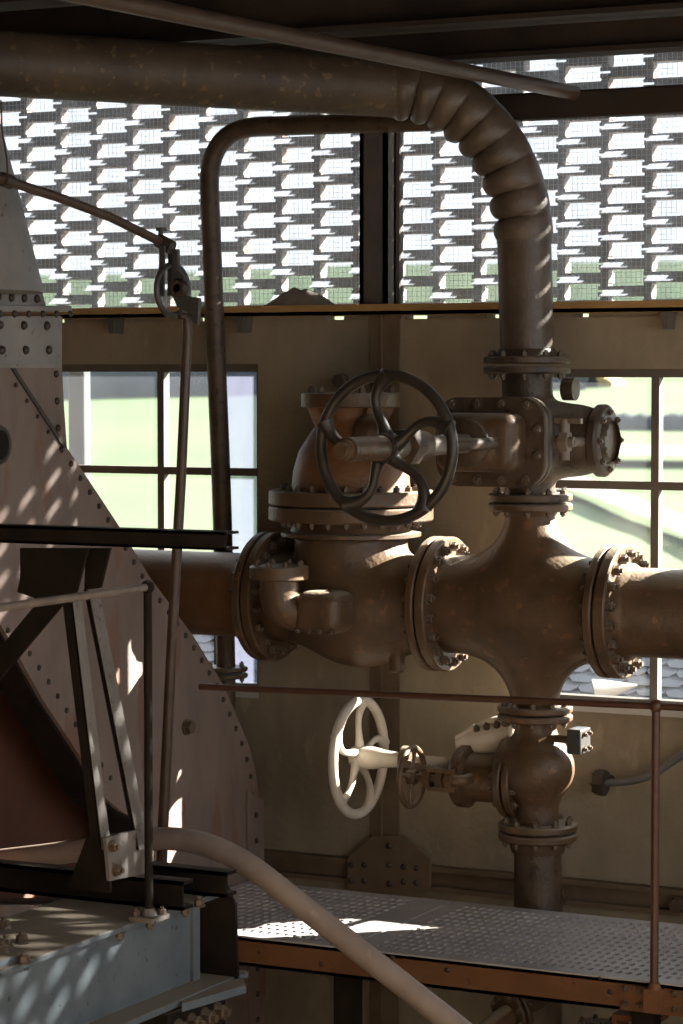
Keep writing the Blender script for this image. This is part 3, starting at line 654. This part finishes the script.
for dx in (-.11, -.06, .07, .11):
    for dz in (-.035, -.085): bolt(fp, (rx + dx, YF - .005, dz), -Y_, .010)
# bits below the walkway
yb2 = 8.75; p = PY(512, 1012, yb2)
t = thing('low_pipe', 'short pipe with bolted flange under the walkway beside the drop pipe', 'pipe', p)
obj('pipe_body', MB().tube([p, p + V((-.1, -.25, -.10)), p + V((-.2, -.5, -.3))], .04, 20), 'pipe', t)
flange(t, p, V((-.35, -.9, -.2)), .085, .02, 8, br=.010, m='pipe_dark'); flange(t, p, V((.35, .9, .2)), .085, .02, 8, br=.010, m='pipe_dark')
obj('pipe_tail', MB().cyl(p, p + V((.12, .32, .07)), .04, n=20), 'pipe_dark', t)
p = PY(598, 1022, yb2)
t = thing('low_pipe', 'small flanged pipe end at the bottom under the rail post', 'pipe', p)
obj('pipe_body', MB().cyl(p + V((0, -.03, -.5)), p, .035, n=20), 'pipe', t); flange(t, p, Z_, .075, .018, 6, br=.009, gap=-.02)
p = PY(612, 1014, 8.6)
tag(obj('channel_bracket', MB().box((p.x, 8.6, p.z - .02), (p.x + .17, 8.72, p.z)).box((p.x, 8.6, p.z - .2), (p.x + .02, 8.72, p.z - .02)), 'beam_rust'), 'angled rusty bracket hanging under the walkway beside the rail post foot', 'bracket')
# ================================================================== riveted casing
XC = -5.3
t = thing('turbine_casing', 'tall riveted grey plate casing with curved edge and tapering hood, dappled by sunlight', 'machine casing', (XC - .5, 8.4, -1.5))
edge = [(62, 366), (64, 405), (67, 448), (80, 467), (100, 497), (121, 529), (149, 576), (172, 607), (194, 637), (224, 686), (239, 721), (250, 748), (256, 772), (260, 805), (262, 845), (263, 912), (263, 1075)]
notch = [(-70, 1075), (-70, 905), (150, 905), (150, 850), (139, 820), (121, 811), (104, 797), (80, 756), (43, 700), (8, 637), (-30, 575), (-70, 520), (-70, 366)]
E = [PX(*p, XC) for p in edge]; N_ = [PX(*p, XC) for p in notch]
obj('side_plate', MB().prism(E + N_, (-.02, 0, 0)), 'casing', t, angle=30)
rim = MB(); NN = [p - X_ * .0205 for p in N_[1:-1]]
for i in range(len(NN) - 1): rim.prism([NN[i], NN[i + 1], NN[i + 1] - X_ * .14, NN[i] - X_ * .14], (NN[i + 1] - NN[i]).cross(X_).normalized() * -.012)
obj('inner_rim', rim, 'black_shade_steel', t, angle=50)  # rim coloured black for the shade inside the opening
sw_ = MB()
for i in range(len(E) - 1): sw_.add([E[i], E[i + 1], E[i + 1] - X_ * 1.0, E[i] - X_ * 1.0], [(0, 1, 2, 3)])
obj('scroll_wall', sw_, 'casing', t, angle=50)
d0 = [PX(*p, XC - .32) for p in ((-110, 540), (60, 540), (200, 780), (200, 1075), (-110, 1075))]
obj('inner_drum', MB().prism(d0, (-.05, 0, 0)), 'drum', t)
def inset(i, dpx): 
    p, q = edge[max(i - 1, 0)], edge[min(i + 1, len(edge) - 1)]; dx, dy = q[0] - p[0], q[1] - p[1]; L = math.hypot(dx, dy); return (edge[i][0] - dy / L * dpx, edge[i][1] + dx / L * dpx)
line = [PX(*inset(i, 6), XC) for i in range(2, len(edge))]
def rivets(name, line, step, r, m='rivet', par=None, nrm=X_):
    key = round(r, 4)
    if key not in RIV:
        mb = MB().dome(V((0, 0, 0)), Z_, r, r * .8, 10); me = bpy.data.meshes.new('rivet'); me.from_pydata([tuple(v) for v in mb.v], [], mb.f); me.materials.append(M[m]); me.polygons.foreach_set('use_smooth', [True] * len(me.polygons)); me.update(); RIV[key] = me
    acc = 0
    for a, b in zip(line[:-1], line[1:]):
        L = (b - a).length; q = acc
        while q < L:
            p = a + (b - a) * (q / L); o = bpy.data.objects.new('rivet', RIV[key]); COL.objects.link(o); o.parent = par; o.location = p - WP[par.name]
            o.rotation_mode = 'QUATERNION'; o.rotation_quaternion = V(nrm).to_track_quat('Z', 'Y'); q += step
        acc = q - L
RIV = {}
rivets('rivet_row', line, .085, .0125, par=t)
rivets('rivet_row', [PX(*p, XC) for p in ((-4, 620), (23, 644), (48, 681), (90, 748), (112, 780))], .085, .0115, par=t)
# seam strip between the slanting plates
sA = [PX(*p, XC + .002) for p in ((9, 366), (12.5, 366), (47, 418), (64, 444), (66, 448), (63, 448), (44, 420))]
obj('seam_strip', MB().prism(sA, (.006, 0, 0)), 'rivet', t)
rivets('rivet_row', [PX(*p, XC + .004) for p in ((16, 385), (58, 446))], .09, .009, par=t)
rivets('rivet_row', [PX(*p, XC + .002) for p in ((56, 374), (58, 432))], .10, .014, par=t)
# bore: solid black disc paints in the dark of the hole
bo = PX(-2, 445, XC); obj('bore', MB().lathe(bo, X_, [(-.01, .055), (.012, .055)], 32), 'black_shade_steel', t); obj('bore_ring', MB().tube(torus_path(bo + X_ * .006, X_, .06, 36), .010, 10, closed=True), 'rivet', t)
ins = PX(186, 727, XC); obj('plug', MB().hexn(ins, X_, .028, .03).lathe(ins, X_, [(0, .034), (.008, .034)], 16), 'bolt', t)
# neck box and ledges
def cprism(pts, x, ext): return MB().prism([PX(*p, x) for p in pts], (ext, 0, 0))
obj('neck_band', cprism(((-80, 316), (62, 316), (62, 366), (-80, 366)), XC + .012, -.9), 'casing_grey', t)
obj('neck_ledge', cprism(((-80, 304), (72, 306), (72, 312), (-80, 312)), XC + .05, -.95), 'casing_grey', t, bevel=.004)
obj('neck_ledge', cprism(((-80, 363), (61, 364), (61, 368), (-80, 368)), XC + .03, -.1), 'casing_grey', t)
obj('collar_band', cprism(((-80, 289), (42, 291), (46, 306), (-80, 305)), XC + .02, -.6), 'casing_grey', t)
rivets('rivet_row', [PX(*p, XC + .02) for p in ((-2, 297), (42, 299))], .082, .0165, par=t)
rivets('rivet_row', [PX(*p, XC + .015) for p in ((0, 325), (58, 326))], .15, .017, par=t)
rivets('rivet_row', [PX(*p, XC + .015) for p in ((2, 350), (58, 350))], .15, .017, par=t)
rivets('rivet_row', [PX(*p, XC + .05) for p in ((0, 314), (72, 314))], .09, .014, par=t)
hc = PD(-78, 292, 9.05); hc.x = PD(-78, 292, 9.05).x
zt_ = lambda y: PD(-78, y, 9.05).z
obj('hood', MB().lathe((hc.x, hc.y, zt_(292)), Z_, [(0, .424), (zt_(200) - zt_(292), .345), (zt_(120) - zt_(292), .272), (zt_(20) - zt_(292), .19), (zt_(-40) - zt_(292), .15)], 48), 'casing_grey', t)
# lower right vertical flange and shelf bracket
obj('edge_strip', cprism(((246, 790), (262, 800), (264, 1075), (248, 1075)), XC + .002, .008), 'casing', t)
rivets('rivet_row', [PX(*p, XC + .01) for p in ((256, 815), (258, 1070))], .11, .014, par=t)
sb0 = PX(243, 938, XC + .01)
br_ = thing('support_bracket', 'small bolted shelf bracket on the lower casing edge beside the walkway end', 'bracket', sb0)
m = MB(); pz = PX(243, 945, XC + .01); 
m.box((XC + .03, pz.y, pz.z), (XC + .30, pz.y + .22, pz.z + .018)); m.box((XC + .03, pz.y, pz.z), (XC + .044, pz.y + .22, pz.z + .1))
m.prism([(XC + .03, pz.y + .02, pz.z), (XC + .26, pz.y + .02, pz.z), (XC + .20, pz.y + .02, pz.z - .06), (XC + .03, pz.y + .02, pz.z - .1)], (0, .018, 0))
bo_ = obj('shelf', m, 'casing', br_)
for i in range(3): bolt(br_, (XC + .07 + .08 * i, pz.y + .07, pz.z + .017), Z_, .018)
# ================================================================== girder
zg_ = PZ(147, 915, 0).z
foot = PD(147, 915, 8.28); zt0 = foot.z
XG = -4.30
def zxg(px, py, X=XG): return PX(px, py, X)
ye = PX(190, 960, XG).y; y0 = 5.6
top = zt0; zb_ = PX(130, 1006, XG).z
t = thing('girder', 'grey plate girder tinted blue for skylight, with sun-dappled web and dusty top flange', 'steel girder', (XG, 6.6, zb_))
obj('web', MB().box((XG - .02, y0, zb_), (XG, ye, top - .015)), 'girder', t)
tf = obj('top_flange', MB().box((XG - .36, y0, top - .018), (XG + .05, ye + .13, top)), 'girder', t, bevel=.003)
obj('bottom_flange', MB().box((XG - .2, y0, zb_ - .022), (XG + .10, ye + .22, zb_)), 'girder', t, bevel=.003)
obj('stiffener', MB().box((XG - .02, ye + .0, zb_), (XG + .012, ye + .045, top - .018)), 'girder', t)
epx = [PY(*p, ye + .12) for p in ((192, 895), (224, 880), (235, 905), (238, 985), (192, 985))]
obj('end_plate', MB().prism([(XG - .3, ye + .12, zb_), (XG - .3, ye + .12, top + .02)] + [(p.x, ye + .12, p.z) for p in epx[1:4]], (0, .012, 0)), 'black_shade_steel', t)  # end plate coloured black for the shade on its sunless side
sp = obj('splice_shelf', MB().prism([PZ(*p, zb_ - .03) for p in ((182, 1012), (246, 993), (243, 985), (180, 1000))], (0, 0, .026)), 'girder', t)
lap = obj('lap_plate', MB().box((XG - .25, y0, top + .001), (XG + .03, PZ(40, 965, top).y, top + .02)), 'girder', t)
for px, py in ((4, 928), (6, 946), (22, 943), (2, 953)): p = PZ(px, py, top + .02); bolt(lap, p, Z_, .018)
for px, py in ((199, 906), (24, 963)): p = PZ(px, py, top); bolt(tf, p - Z_ * .001, Z_, .017)
for px, py in ((185, 908), (150, 922), (120, 930)): p = PX(px, py + 4, XG + .04); bolt(tf, V((p.x, p.y, top - .018)), -Z_, .014)
# rollers/bearing below
bt = thing('girder_bearing', 'dark bolted bearing block under the splice end of the blue-grey girder', 'bearing', PZ(200, 1020, zb_ - .1))
bz = zb_ - .045; m = MB(); pb0 = PX(150, 1016, XG + .06)
m.box((XG - .15, ye - .25, bz - .16), (XG + .07, ye + .12, bz - .002))
bbk = obj('block', m, 'black_shade_steel', bt, bevel=.01)
for i in range(4): bolt(bbk, (XG + .069, ye - .2 + .085 * i, bz - .06), X_, .026)
obj('bearing_cap', MB().box((XG - .2, ye - .3, bz - .2), (XG + .10, ye + .17, bz - .162)), 'girder', bt, bevel=.01)
tag(obj('bearing_pedestal', MB().box((XG - .3, ye - .35, -1.5), (XG + .10, ye + .17, bz - .2)), 'concrete'), 'concrete pedestal carrying the girder bearing beneath the picture edge', 'pedestal')
# cross channels on the girder
def crosschan(yc, xr, h_, label, xl=-5.0):
    m = MB(); m.box((xl, yc, top + .002), (xr, yc + .012, top + h_)); m.box((xl, yc, top + .002), (xr, yc + .07, top + .014)); m.box((xl, yc, top + h_ - .012), (xr, yc + .07, top + h_))
    return tag(obj('cross_channel', m, 'black_shade_steel'), label, 'steel channel')  # black paints in the shade of the channel's sunless face
cA = PZ(182, 915, top); cB_ = PZ(228, 902, top)
YA = cA.y + .045; crosschan(YA, PY(182, 905, YA).x, .095, 'dark cross channel on the girder carrying the braced frame')
YB2 = ye + .03; crosschan(YB2, PY(226, 890, YB2).x, .085, 'dark cross channel at the girder end behind the rail post foot', PY(118, 890, YB2).x)
# ================================================================== braced frame
YFm = cA.y - .26
bx = PY(225, 539, YFm); bl = -5.2
t = thing('braced_frame', 'dark steel trestle frame of angles with gusset plates standing on the girder', 'steel frame', (-4.5, YFm, top))
z1 = PY(150, 530, YFm).z; z0 = PY(150, 548, YFm).z
m = MB(); m.box((bl, YFm, z0), (bx.x, YFm + .008, z1)); m.box((bl, YFm, z1 - .008), (bx.x, YFm + .085, z1)); m.box((bl, YFm, z0), (bx.x, YFm + .085, z0 + .008))
obj('top_channel', m, 'black_shade_steel', t)
def yp(px, py, dy=0.0): return PY(px, py, YFm + dy)
obj('upper_gusset', MB().prism([yp(*p, .012) for p in ((20, 548), (88, 548), (76, 592), (72, 603), (52, 604), (17, 592), (20, 578))], (0, .012, 0)), 'black_shade_steel', t)
obj('upper_gusset', MB().prism([yp(*p, .13) for p in ((86, 548), (110, 548), (100, 588), (84, 590))], (0, .012, 0)), 'black_shade_steel', t)
def leg(pa, pb, w_, d, dy):
    a, b = yp(*pa, dy), yp(*pb, dy); m = MB(); wa = SZ(w_, a)
    n0, n1 = a - X_ * wa, b - X_ * wa
    m.prism([a, n0, n1, b], (0, .008, 0))
    m.prism([a, a - X_ * .008, b - X_ * .008, b], (0, d, 0))
    return obj('leg', m, 'angle', t)
# leg: viewer face black for its shade, return flange grey for its sun
def leg2(pa, pb, w_, d, dy):
    a, b = yp(*pa, dy), yp(*pb, dy); wa = SZ(w_, a)
    lo = obj('leg', MB().prism([a, a - X_ * wa, b - X_ * wa, b], (0, .008, 0)), 'black_shade_steel', t)
    obj('leg_flange', MB().prism([a + X_ * .002, a - X_ * .006, b - X_ * .006, b + X_ * .002], (0, d, 0)), 'angle', lo)
leg2((72, 598), (102, 850), 12, .050, 0.0)
leg2((88, 590), (139, 850), 5, .062, .14)
# brace to the far side
a, b = yp(62, 590, .03), yp(-40, 712, .03); obj('brace', MB().bar(a, b, .07, .012, Y_), 'black_shade_steel', t)
# foot gussets
obj('foot_gusset', MB().prism([yp(*p, .014) for p in ((86, 838), (108, 838), (110, 893), (66, 889), (72, 876))], (0, .012, 0)), 'black_shade_steel', t)
gx = PY(107, 860, YFm).x
fg = [PX(*p, gx + .02) for p in ((106, 838), (141, 829), (148, 836), (153, 872), (110, 881))]
fo = obj('foot_gusset', MB().prism(fg, (-.012, 0, 0)), 'angle', t)
for p in ((111, 846), (115, 870)): bolt(fo, PX(*p, gx + .02), X_, .016)
# near handrail on the girder
pf_ = PZ(149, 920, top); X1 = pf_.x; y1 = pf_.y; zr = PX(141, 588, X1).z
t = thing('handrail', 'short grey handrail with slim post standing on the blue-grey girder', 'handrail', (X1, y1, top))
obj('rail', MB().cyl((X1, 4.6, zr), (X1, y1, zr), .0125, n=14), 'rail', t)
obj('post', MB().cyl((X1, y1, top + .03), (X1, y1, zr), .0135, n=14), 'black_shade_steel', t)
obj('ball_joint', MB().ball((X1, y1, zr), .022), 'black_shade_steel', t)
pfo = obj('post_foot', MB().box((X1 - .045, y1 - .05, top + .001), (X1 + .045, y1 + .05, top + .016)).lathe((X1, y1, top + .016), Z_, [(0, .026), (.022, .018)], 14), 'angle', t)
for dx, dy in ((-.03, -.03), (.03, .03)): bolt(pfo, (X1 + dx, y1 + dy, top + .015), Z_, .013)
# bent tube
yt = 7.9; tp = [PY(-45, 866, yt), PY(160, 838, yt), PY(212, 836, yt), PY(330, 925, yt), PY(560, 1108, yt)]
tp[0] = V((PX(-45, 866, XC - .1).x, PX(-45, 866, XC - .1).y, PY(-45, 866, yt).z))
tag(obj('bent_tube', MB().tube(bend([PY(-6, 861, yt), PY(80, 851, yt), PY(205, 830, yt), PY(470, 1037, yt), PY(620, 1160, yt)], .28, 10), .0415, 24), 'tube'), 'pinkish grey bent tube passing behind the trestle and sloping down before the walkway', 'pipe')
# ================================================================== rod linkage
yl = 8.0
t = thing('control_linkage', 'pivoted control rod linkage with forked ring crank hanging before the far window', 'linkage', PY(165, 850, yl))
ra, rb = PY(-20, 172, yl), PY(163, 243, yl)
obj('upper_rod', MB().tube([PY(-20, 172, 6.9), PY(60, 198, 7.4), PY(110, 217, 7.7), rb], .0165, 14), 'rod', t)
obj('clamp', MB().cyl(PY(2, 179, 7.03), PY(10, 182, 7.08), .024, n=14), 'rivet', t)
obj('pull_wire', MB().tube([PY(8, 180, 7.05), PY(7, 160, 7.05), PY(2, 130, 7.05), PY(1, 100, 7.05)], .003, 6), 'rivet', t)
jp = PY(164, 243, yl); obj('knuckle', MB().cyl(PY(158, 240, yl), PY(172, 248, yl), .026, n=16).cyl(PY(160, 242, yl), PY(161, 231, yl), .009, n=10).lathe(PY(161, 231, yl), Z_, [(0, .018), (.012, .018)], 12), 'rivet', t)
ring = PY(172.5, 290, yl); rax = V((math.cos(math.radians(-8)), math.sin(math.radians(-8)), 0))
aa, uu, ww = perp(rax)
obj('ring', MB().tube([ring + (uu * math.cos(k * math.pi / 20) + ww * math.sin(k * math.pi / 20)) * SZ(25, ring) for k in range(40)], .011, 10, closed=True), 'linkage', t)
st = MB()
for dx, dyy in ((0, -.05), (9, .05)):
    a, b = PY(162.5 + dx, 246, yl + dyy), PY(161.5 + dx, 296, yl + dyy); st.bar(a, b, SZ(6, a), .010, Y_)
obj('fork_strap', st, 'linkage', t)
hk = [(171.5, 249), (177.5, 249), (177.5, 268), (183, 276), (186, 286), (187, 296), (192, 297), (199, 298), (198.5, 312), (197.5, 325), (192, 322), (190, 314), (184, 311), (177, 307), (172.5, 298), (170.5, 288), (171.5, 270)]
obj('crank_plate', MB().prism([PY(*p, yl - .06) for p in hk], (0, .02, 0)), 'linkage', t, bevel=.003)
pv = PY(178, 288, yl - .075); obj('pivot', MB().lathe(pv, Y_, [(-.01, .026), (.0, .032), (.02, .032)], 20).cyl(pv + Y_ * -.01, pv + Y_ * .06, .014, n=12), 'rivet', t)
obj('drop_rod', MB().tube([PY(180, 315, yl - .02), PY(186.5, 318, yl), PY(187.5, 330, yl), PY(181, 480, yl), PY(172, 640, yl), PY(163, 830, yl), PY(161, 885, yl)], lambda f: .0165 + .004 * f, 14), 'rod', t)
# ================================================================== outdoors
hl = MB(); prof = [(11.2, -5), (40, -6), (120, -6.6), (180, -6.5), (240, -2.2), (300, 2.1), (380, 10.5), (450, 18), (600, 30), (900, 40)]
def gz(y):
    for (a, za), (b, zb2) in zip(prof[:-1], prof[1:]):
        if a <= y <= b: return za + (zb2 - za) * (y - a) / (b - a)
    return prof[-1][1]
vs = []; fs = []; ys = [11.2 + (900 - 11.2) * (i / 60) ** 1.6 for i in range(61)]; xs = [-900 + 20 * i for i in range(61)]
for y in ys:
    for x in xs: vs.append((x, y, gz(y) + (1.2 * noise.noise(V((x * .012, y * .012, 0))) * min(1, y / 100))))
for i in range(60):
    for j in range(60): fs.append((i * 61 + j, i * 61 + j + 1, (i + 1) * 61 + j + 1, (i + 1) * 61 + j))
struct('hillside', hl.add(vs, fs), 'grass')
def ground(px, py):
    r = ray(px, py); tt = 15.0
    while tt < 900:
        p = CAM + r * tt
        if p.z < gz(p.y): return p
        tt += .5
    return CAM + r * 300
rd_ = MB(); vs = []; fs = []
L1 = [(400, 478, 470), (520, 470, 462), (620, 468, 458), (760, 470, 460)]
for px, ya, yb_ in L1: vs += [ground(px, ya) + Z_ * 1.1, ground(px, yb_) + Z_ * 1.1]
for i in range(len(L1) - 1): fs.append((2 * i, 2 * i + 2, 2 * i + 3, 2 * i + 1))
struct('road', MB().add(vs, fs), 'road')
vs = []; fs = []; L2 = [(540, 500, 482), (580, 505, 487), (620, 522, 505), (660, 540, 522), (720, 575, 550)]
for px, ya, yb_ in L2: vs += [ground(px, ya) + Z_ * .9, ground(px, yb_) + Z_ * .9]
for i in range(len(L2) - 1): fs.append((2 * i, 2 * i + 2, 2 * i + 3, 2 * i + 1))
struct('path', MB().add(vs, fs), 'road')
def bush(px, py, wpx, hpx, label, grp):
    p = ground(px, py); r = SZ(wpx / 2, p); hgt = SZ(hpx, p); m = MB(); vs = []; fs = []
    nu, nv = 18, 12
    for i in range(nv + 1):
        for k in range(nu):
            ph = math.pi * i / nv; th_ = 2 * math.pi * k / nu; d = V((math.sin(ph) * math.cos(th_), math.sin(ph) * math.sin(th_), math.cos(ph)))
            q = 1 + .35 * noise.noise(d * 2.3 + V((px, py, 0)))
            vs.append(p + V((d.x * r * q, d.y * r * q, hgt * .45 + d.z * hgt * .55 * q)))
    for i in range(nv):
        for k in range(nu): fs.append((i * nu + k, i * nu + (k + 1) % nu, (i + 1) * nu + (k + 1) % nu, (i + 1) * nu + k))
    tag(obj('bush', m.add(vs, fs), 'bush', angle=80), label, 'bush', grp)
def treeline(name, pxa, pxb, py, hpx, label, sd):
    a, b = ground(pxa, py), ground(pxb, py); n = 70; vs = []; fs = []; h = SZ(hpx, a)
    for i in range(n + 1):
        p = a + (b - a) * (i / n); hh = h * (.8 + .16 * noise.noise(V((i * .23, sd, 0))) + .10 * noise.noise(V((i * .9, sd, 3))))
        for j in range(7):
            q = math.pi * j / 6; vs.append((p.x, p.y - math.cos(q) * h * .7, p.z - 1.5 + math.sin(q) * (hh + 1.5)))
    for i in range(n):
        for j in range(6): fs.append((i * 7 + j, (i + 1) * 7 + j, (i + 1) * 7 + j + 1, i * 7 + j + 1))
    o = tag(obj(name, MB().add(vs, fs), 'bush', angle=80), label, 'trees'); o['kind'] = 'stuff'
treeline('treeline', 20, 300, 397, 40, 'hazy blue-grey belt of trees on the slope beyond the far window', 1.0)
treeline('treeline', 530, 592, 394, 30, 'hazy blue-grey trees beside the yellow building on the slope', 4.0)
treeline('hedgerow', 590, 720, 428, 18, 'blurred blue-grey hedgerow crossing the meadow beyond the near window', 7.0)
p = ground(600, 392); t = thing('farm_building', 'small blurred yellow building on the far slope above the meadow', 'building', p)
s = SZ(13, p); hh = SZ(14, p)
obj('wall', MB().box((p.x - s, p.y, p.z - 2), (p.x + s, p.y + 4, p.z + hh * .7)), 'yellow', t)
obj('roof', MB().prism([(p.x - s * 1.1, p.y - .3, p.z + hh * .7), (p.x + s * 1.1, p.y - .3, p.z + hh * .7), (p.x, p.y - .3, p.z + hh * 1.3)], (0, 4.5, 0)), 'yellow', t)
# slate roof below the windows
rY0, rZ0, rY1, rZ1 = 11.9, .10, 13.1, .72
t = thing('slate_roof', 'blue-grey slate roof of a lower building just outside the windows', 'roof', (-5, 12.5, rZ0))
obj('roof_deck', MB().prism([(-11, rY0, rZ0 - .02), (-11, rY1, rZ1 - .02), (-11, rY1 + 1.2, rZ0 - .3), (-11, rY1 + 1.2, rZ0 - .6), (-11, rY0, rZ0 - .3)], (12, 0, 0)), 'slate', t)
sl = MB(); sv = V((0, rY1 - rY0, rZ1 - rZ0)); SL = sv.length; sv.normalize(); sn = V((0, -sv.z, sv.y)); nr = 15; rowh = SL / nr
for i in range(nr):
    x = -9.5 + (.08 if i % 2 else 0)
    while x < -.5:
        a = V((x, rY0, rZ0)) + sv * (i * rowh) + sn * .012; wd = .155
        pts = [a + X_ * .03, a + X_ * (wd - .03), a + X_ * wd + sv * rowh * .45, a + X_ * wd + sv * rowh * 1.2 - sn * .008, a + sv * rowh * 1.2 - sn * .008, a + sv * rowh * .45]
        sl.prism(pts, sn * (.006 + random.random() * .004)); x += .16
obj('slate', sl, 'slate', t)
vp = PY(594, 692, 12.2); vn = thing('roof_vent', 'small pale conical vent lying on the slate roof', 'roof vent', vp)
obj('cowl', MB().lathe(vp, V((1, .45, .18)), [(0, .066), (.05, .056), (.22, .004)], 24), 'zinc', vn)
obj('mouth', MB().lathe(vp - V((1, .45, .18)).normalized() * .004, V((1, .45, .18)), [(0, .061), (.006, .061)], 24), 'frame_dark', vn)
# whitewashed piers outside the far window
def pier(pxa, pxb, y, m, label):
    a, b = PY(pxa, 450, y), PY(pxb, 450, y); tag(obj('outside_pier', MB().box((a.x, y, -5), (b.x, y + .07, 2.25)), m, bevel=.01), label, 'pier')
pier(68, 84, 11.2, 'pier', 'pale square pier standing outside the far window beside the casing')
# ================================================================== light
sun = bpy.data.lights.new('sun', 'SUN'); sun.energy = 52.0; sun.angle = math.radians(.53); sun.color = (1, .92, .80)
so = bpy.data.objects.new('sun', sun); COL.objects.link(so); S = V((1.12, 1.0, .71)).normalized(); so.rotation_mode = 'QUATERNION'; so.rotation_quaternion = S.to_track_quat('Z', 'Y')
wd = bpy.data.worlds.new('sky'); SC.world = wd; wd.use_nodes = True; nt = wd.node_tree; nt.nodes.clear()
o = nt.nodes.new('ShaderNodeOutputWorld'); bg = nt.nodes.new('ShaderNodeBackground'); bg.inputs[0].default_value = (.97, .98, 1, 1); bg.inputs[1].default_value = 2.5
nt.links.new(bg.outputs[0], o.inputs[0])
vs_ = SC.view_settings; vs_.view_transform = 'Standard'; vs_.look = 'None'; vs_.exposure = 0.45; vs_.gamma = 1; vs_.use_curve_mapping = False
SC.cycles.max_bounces = 8; SC.cycles.transparent_max_bounces = 16; SC.cycles.use_denoising = True
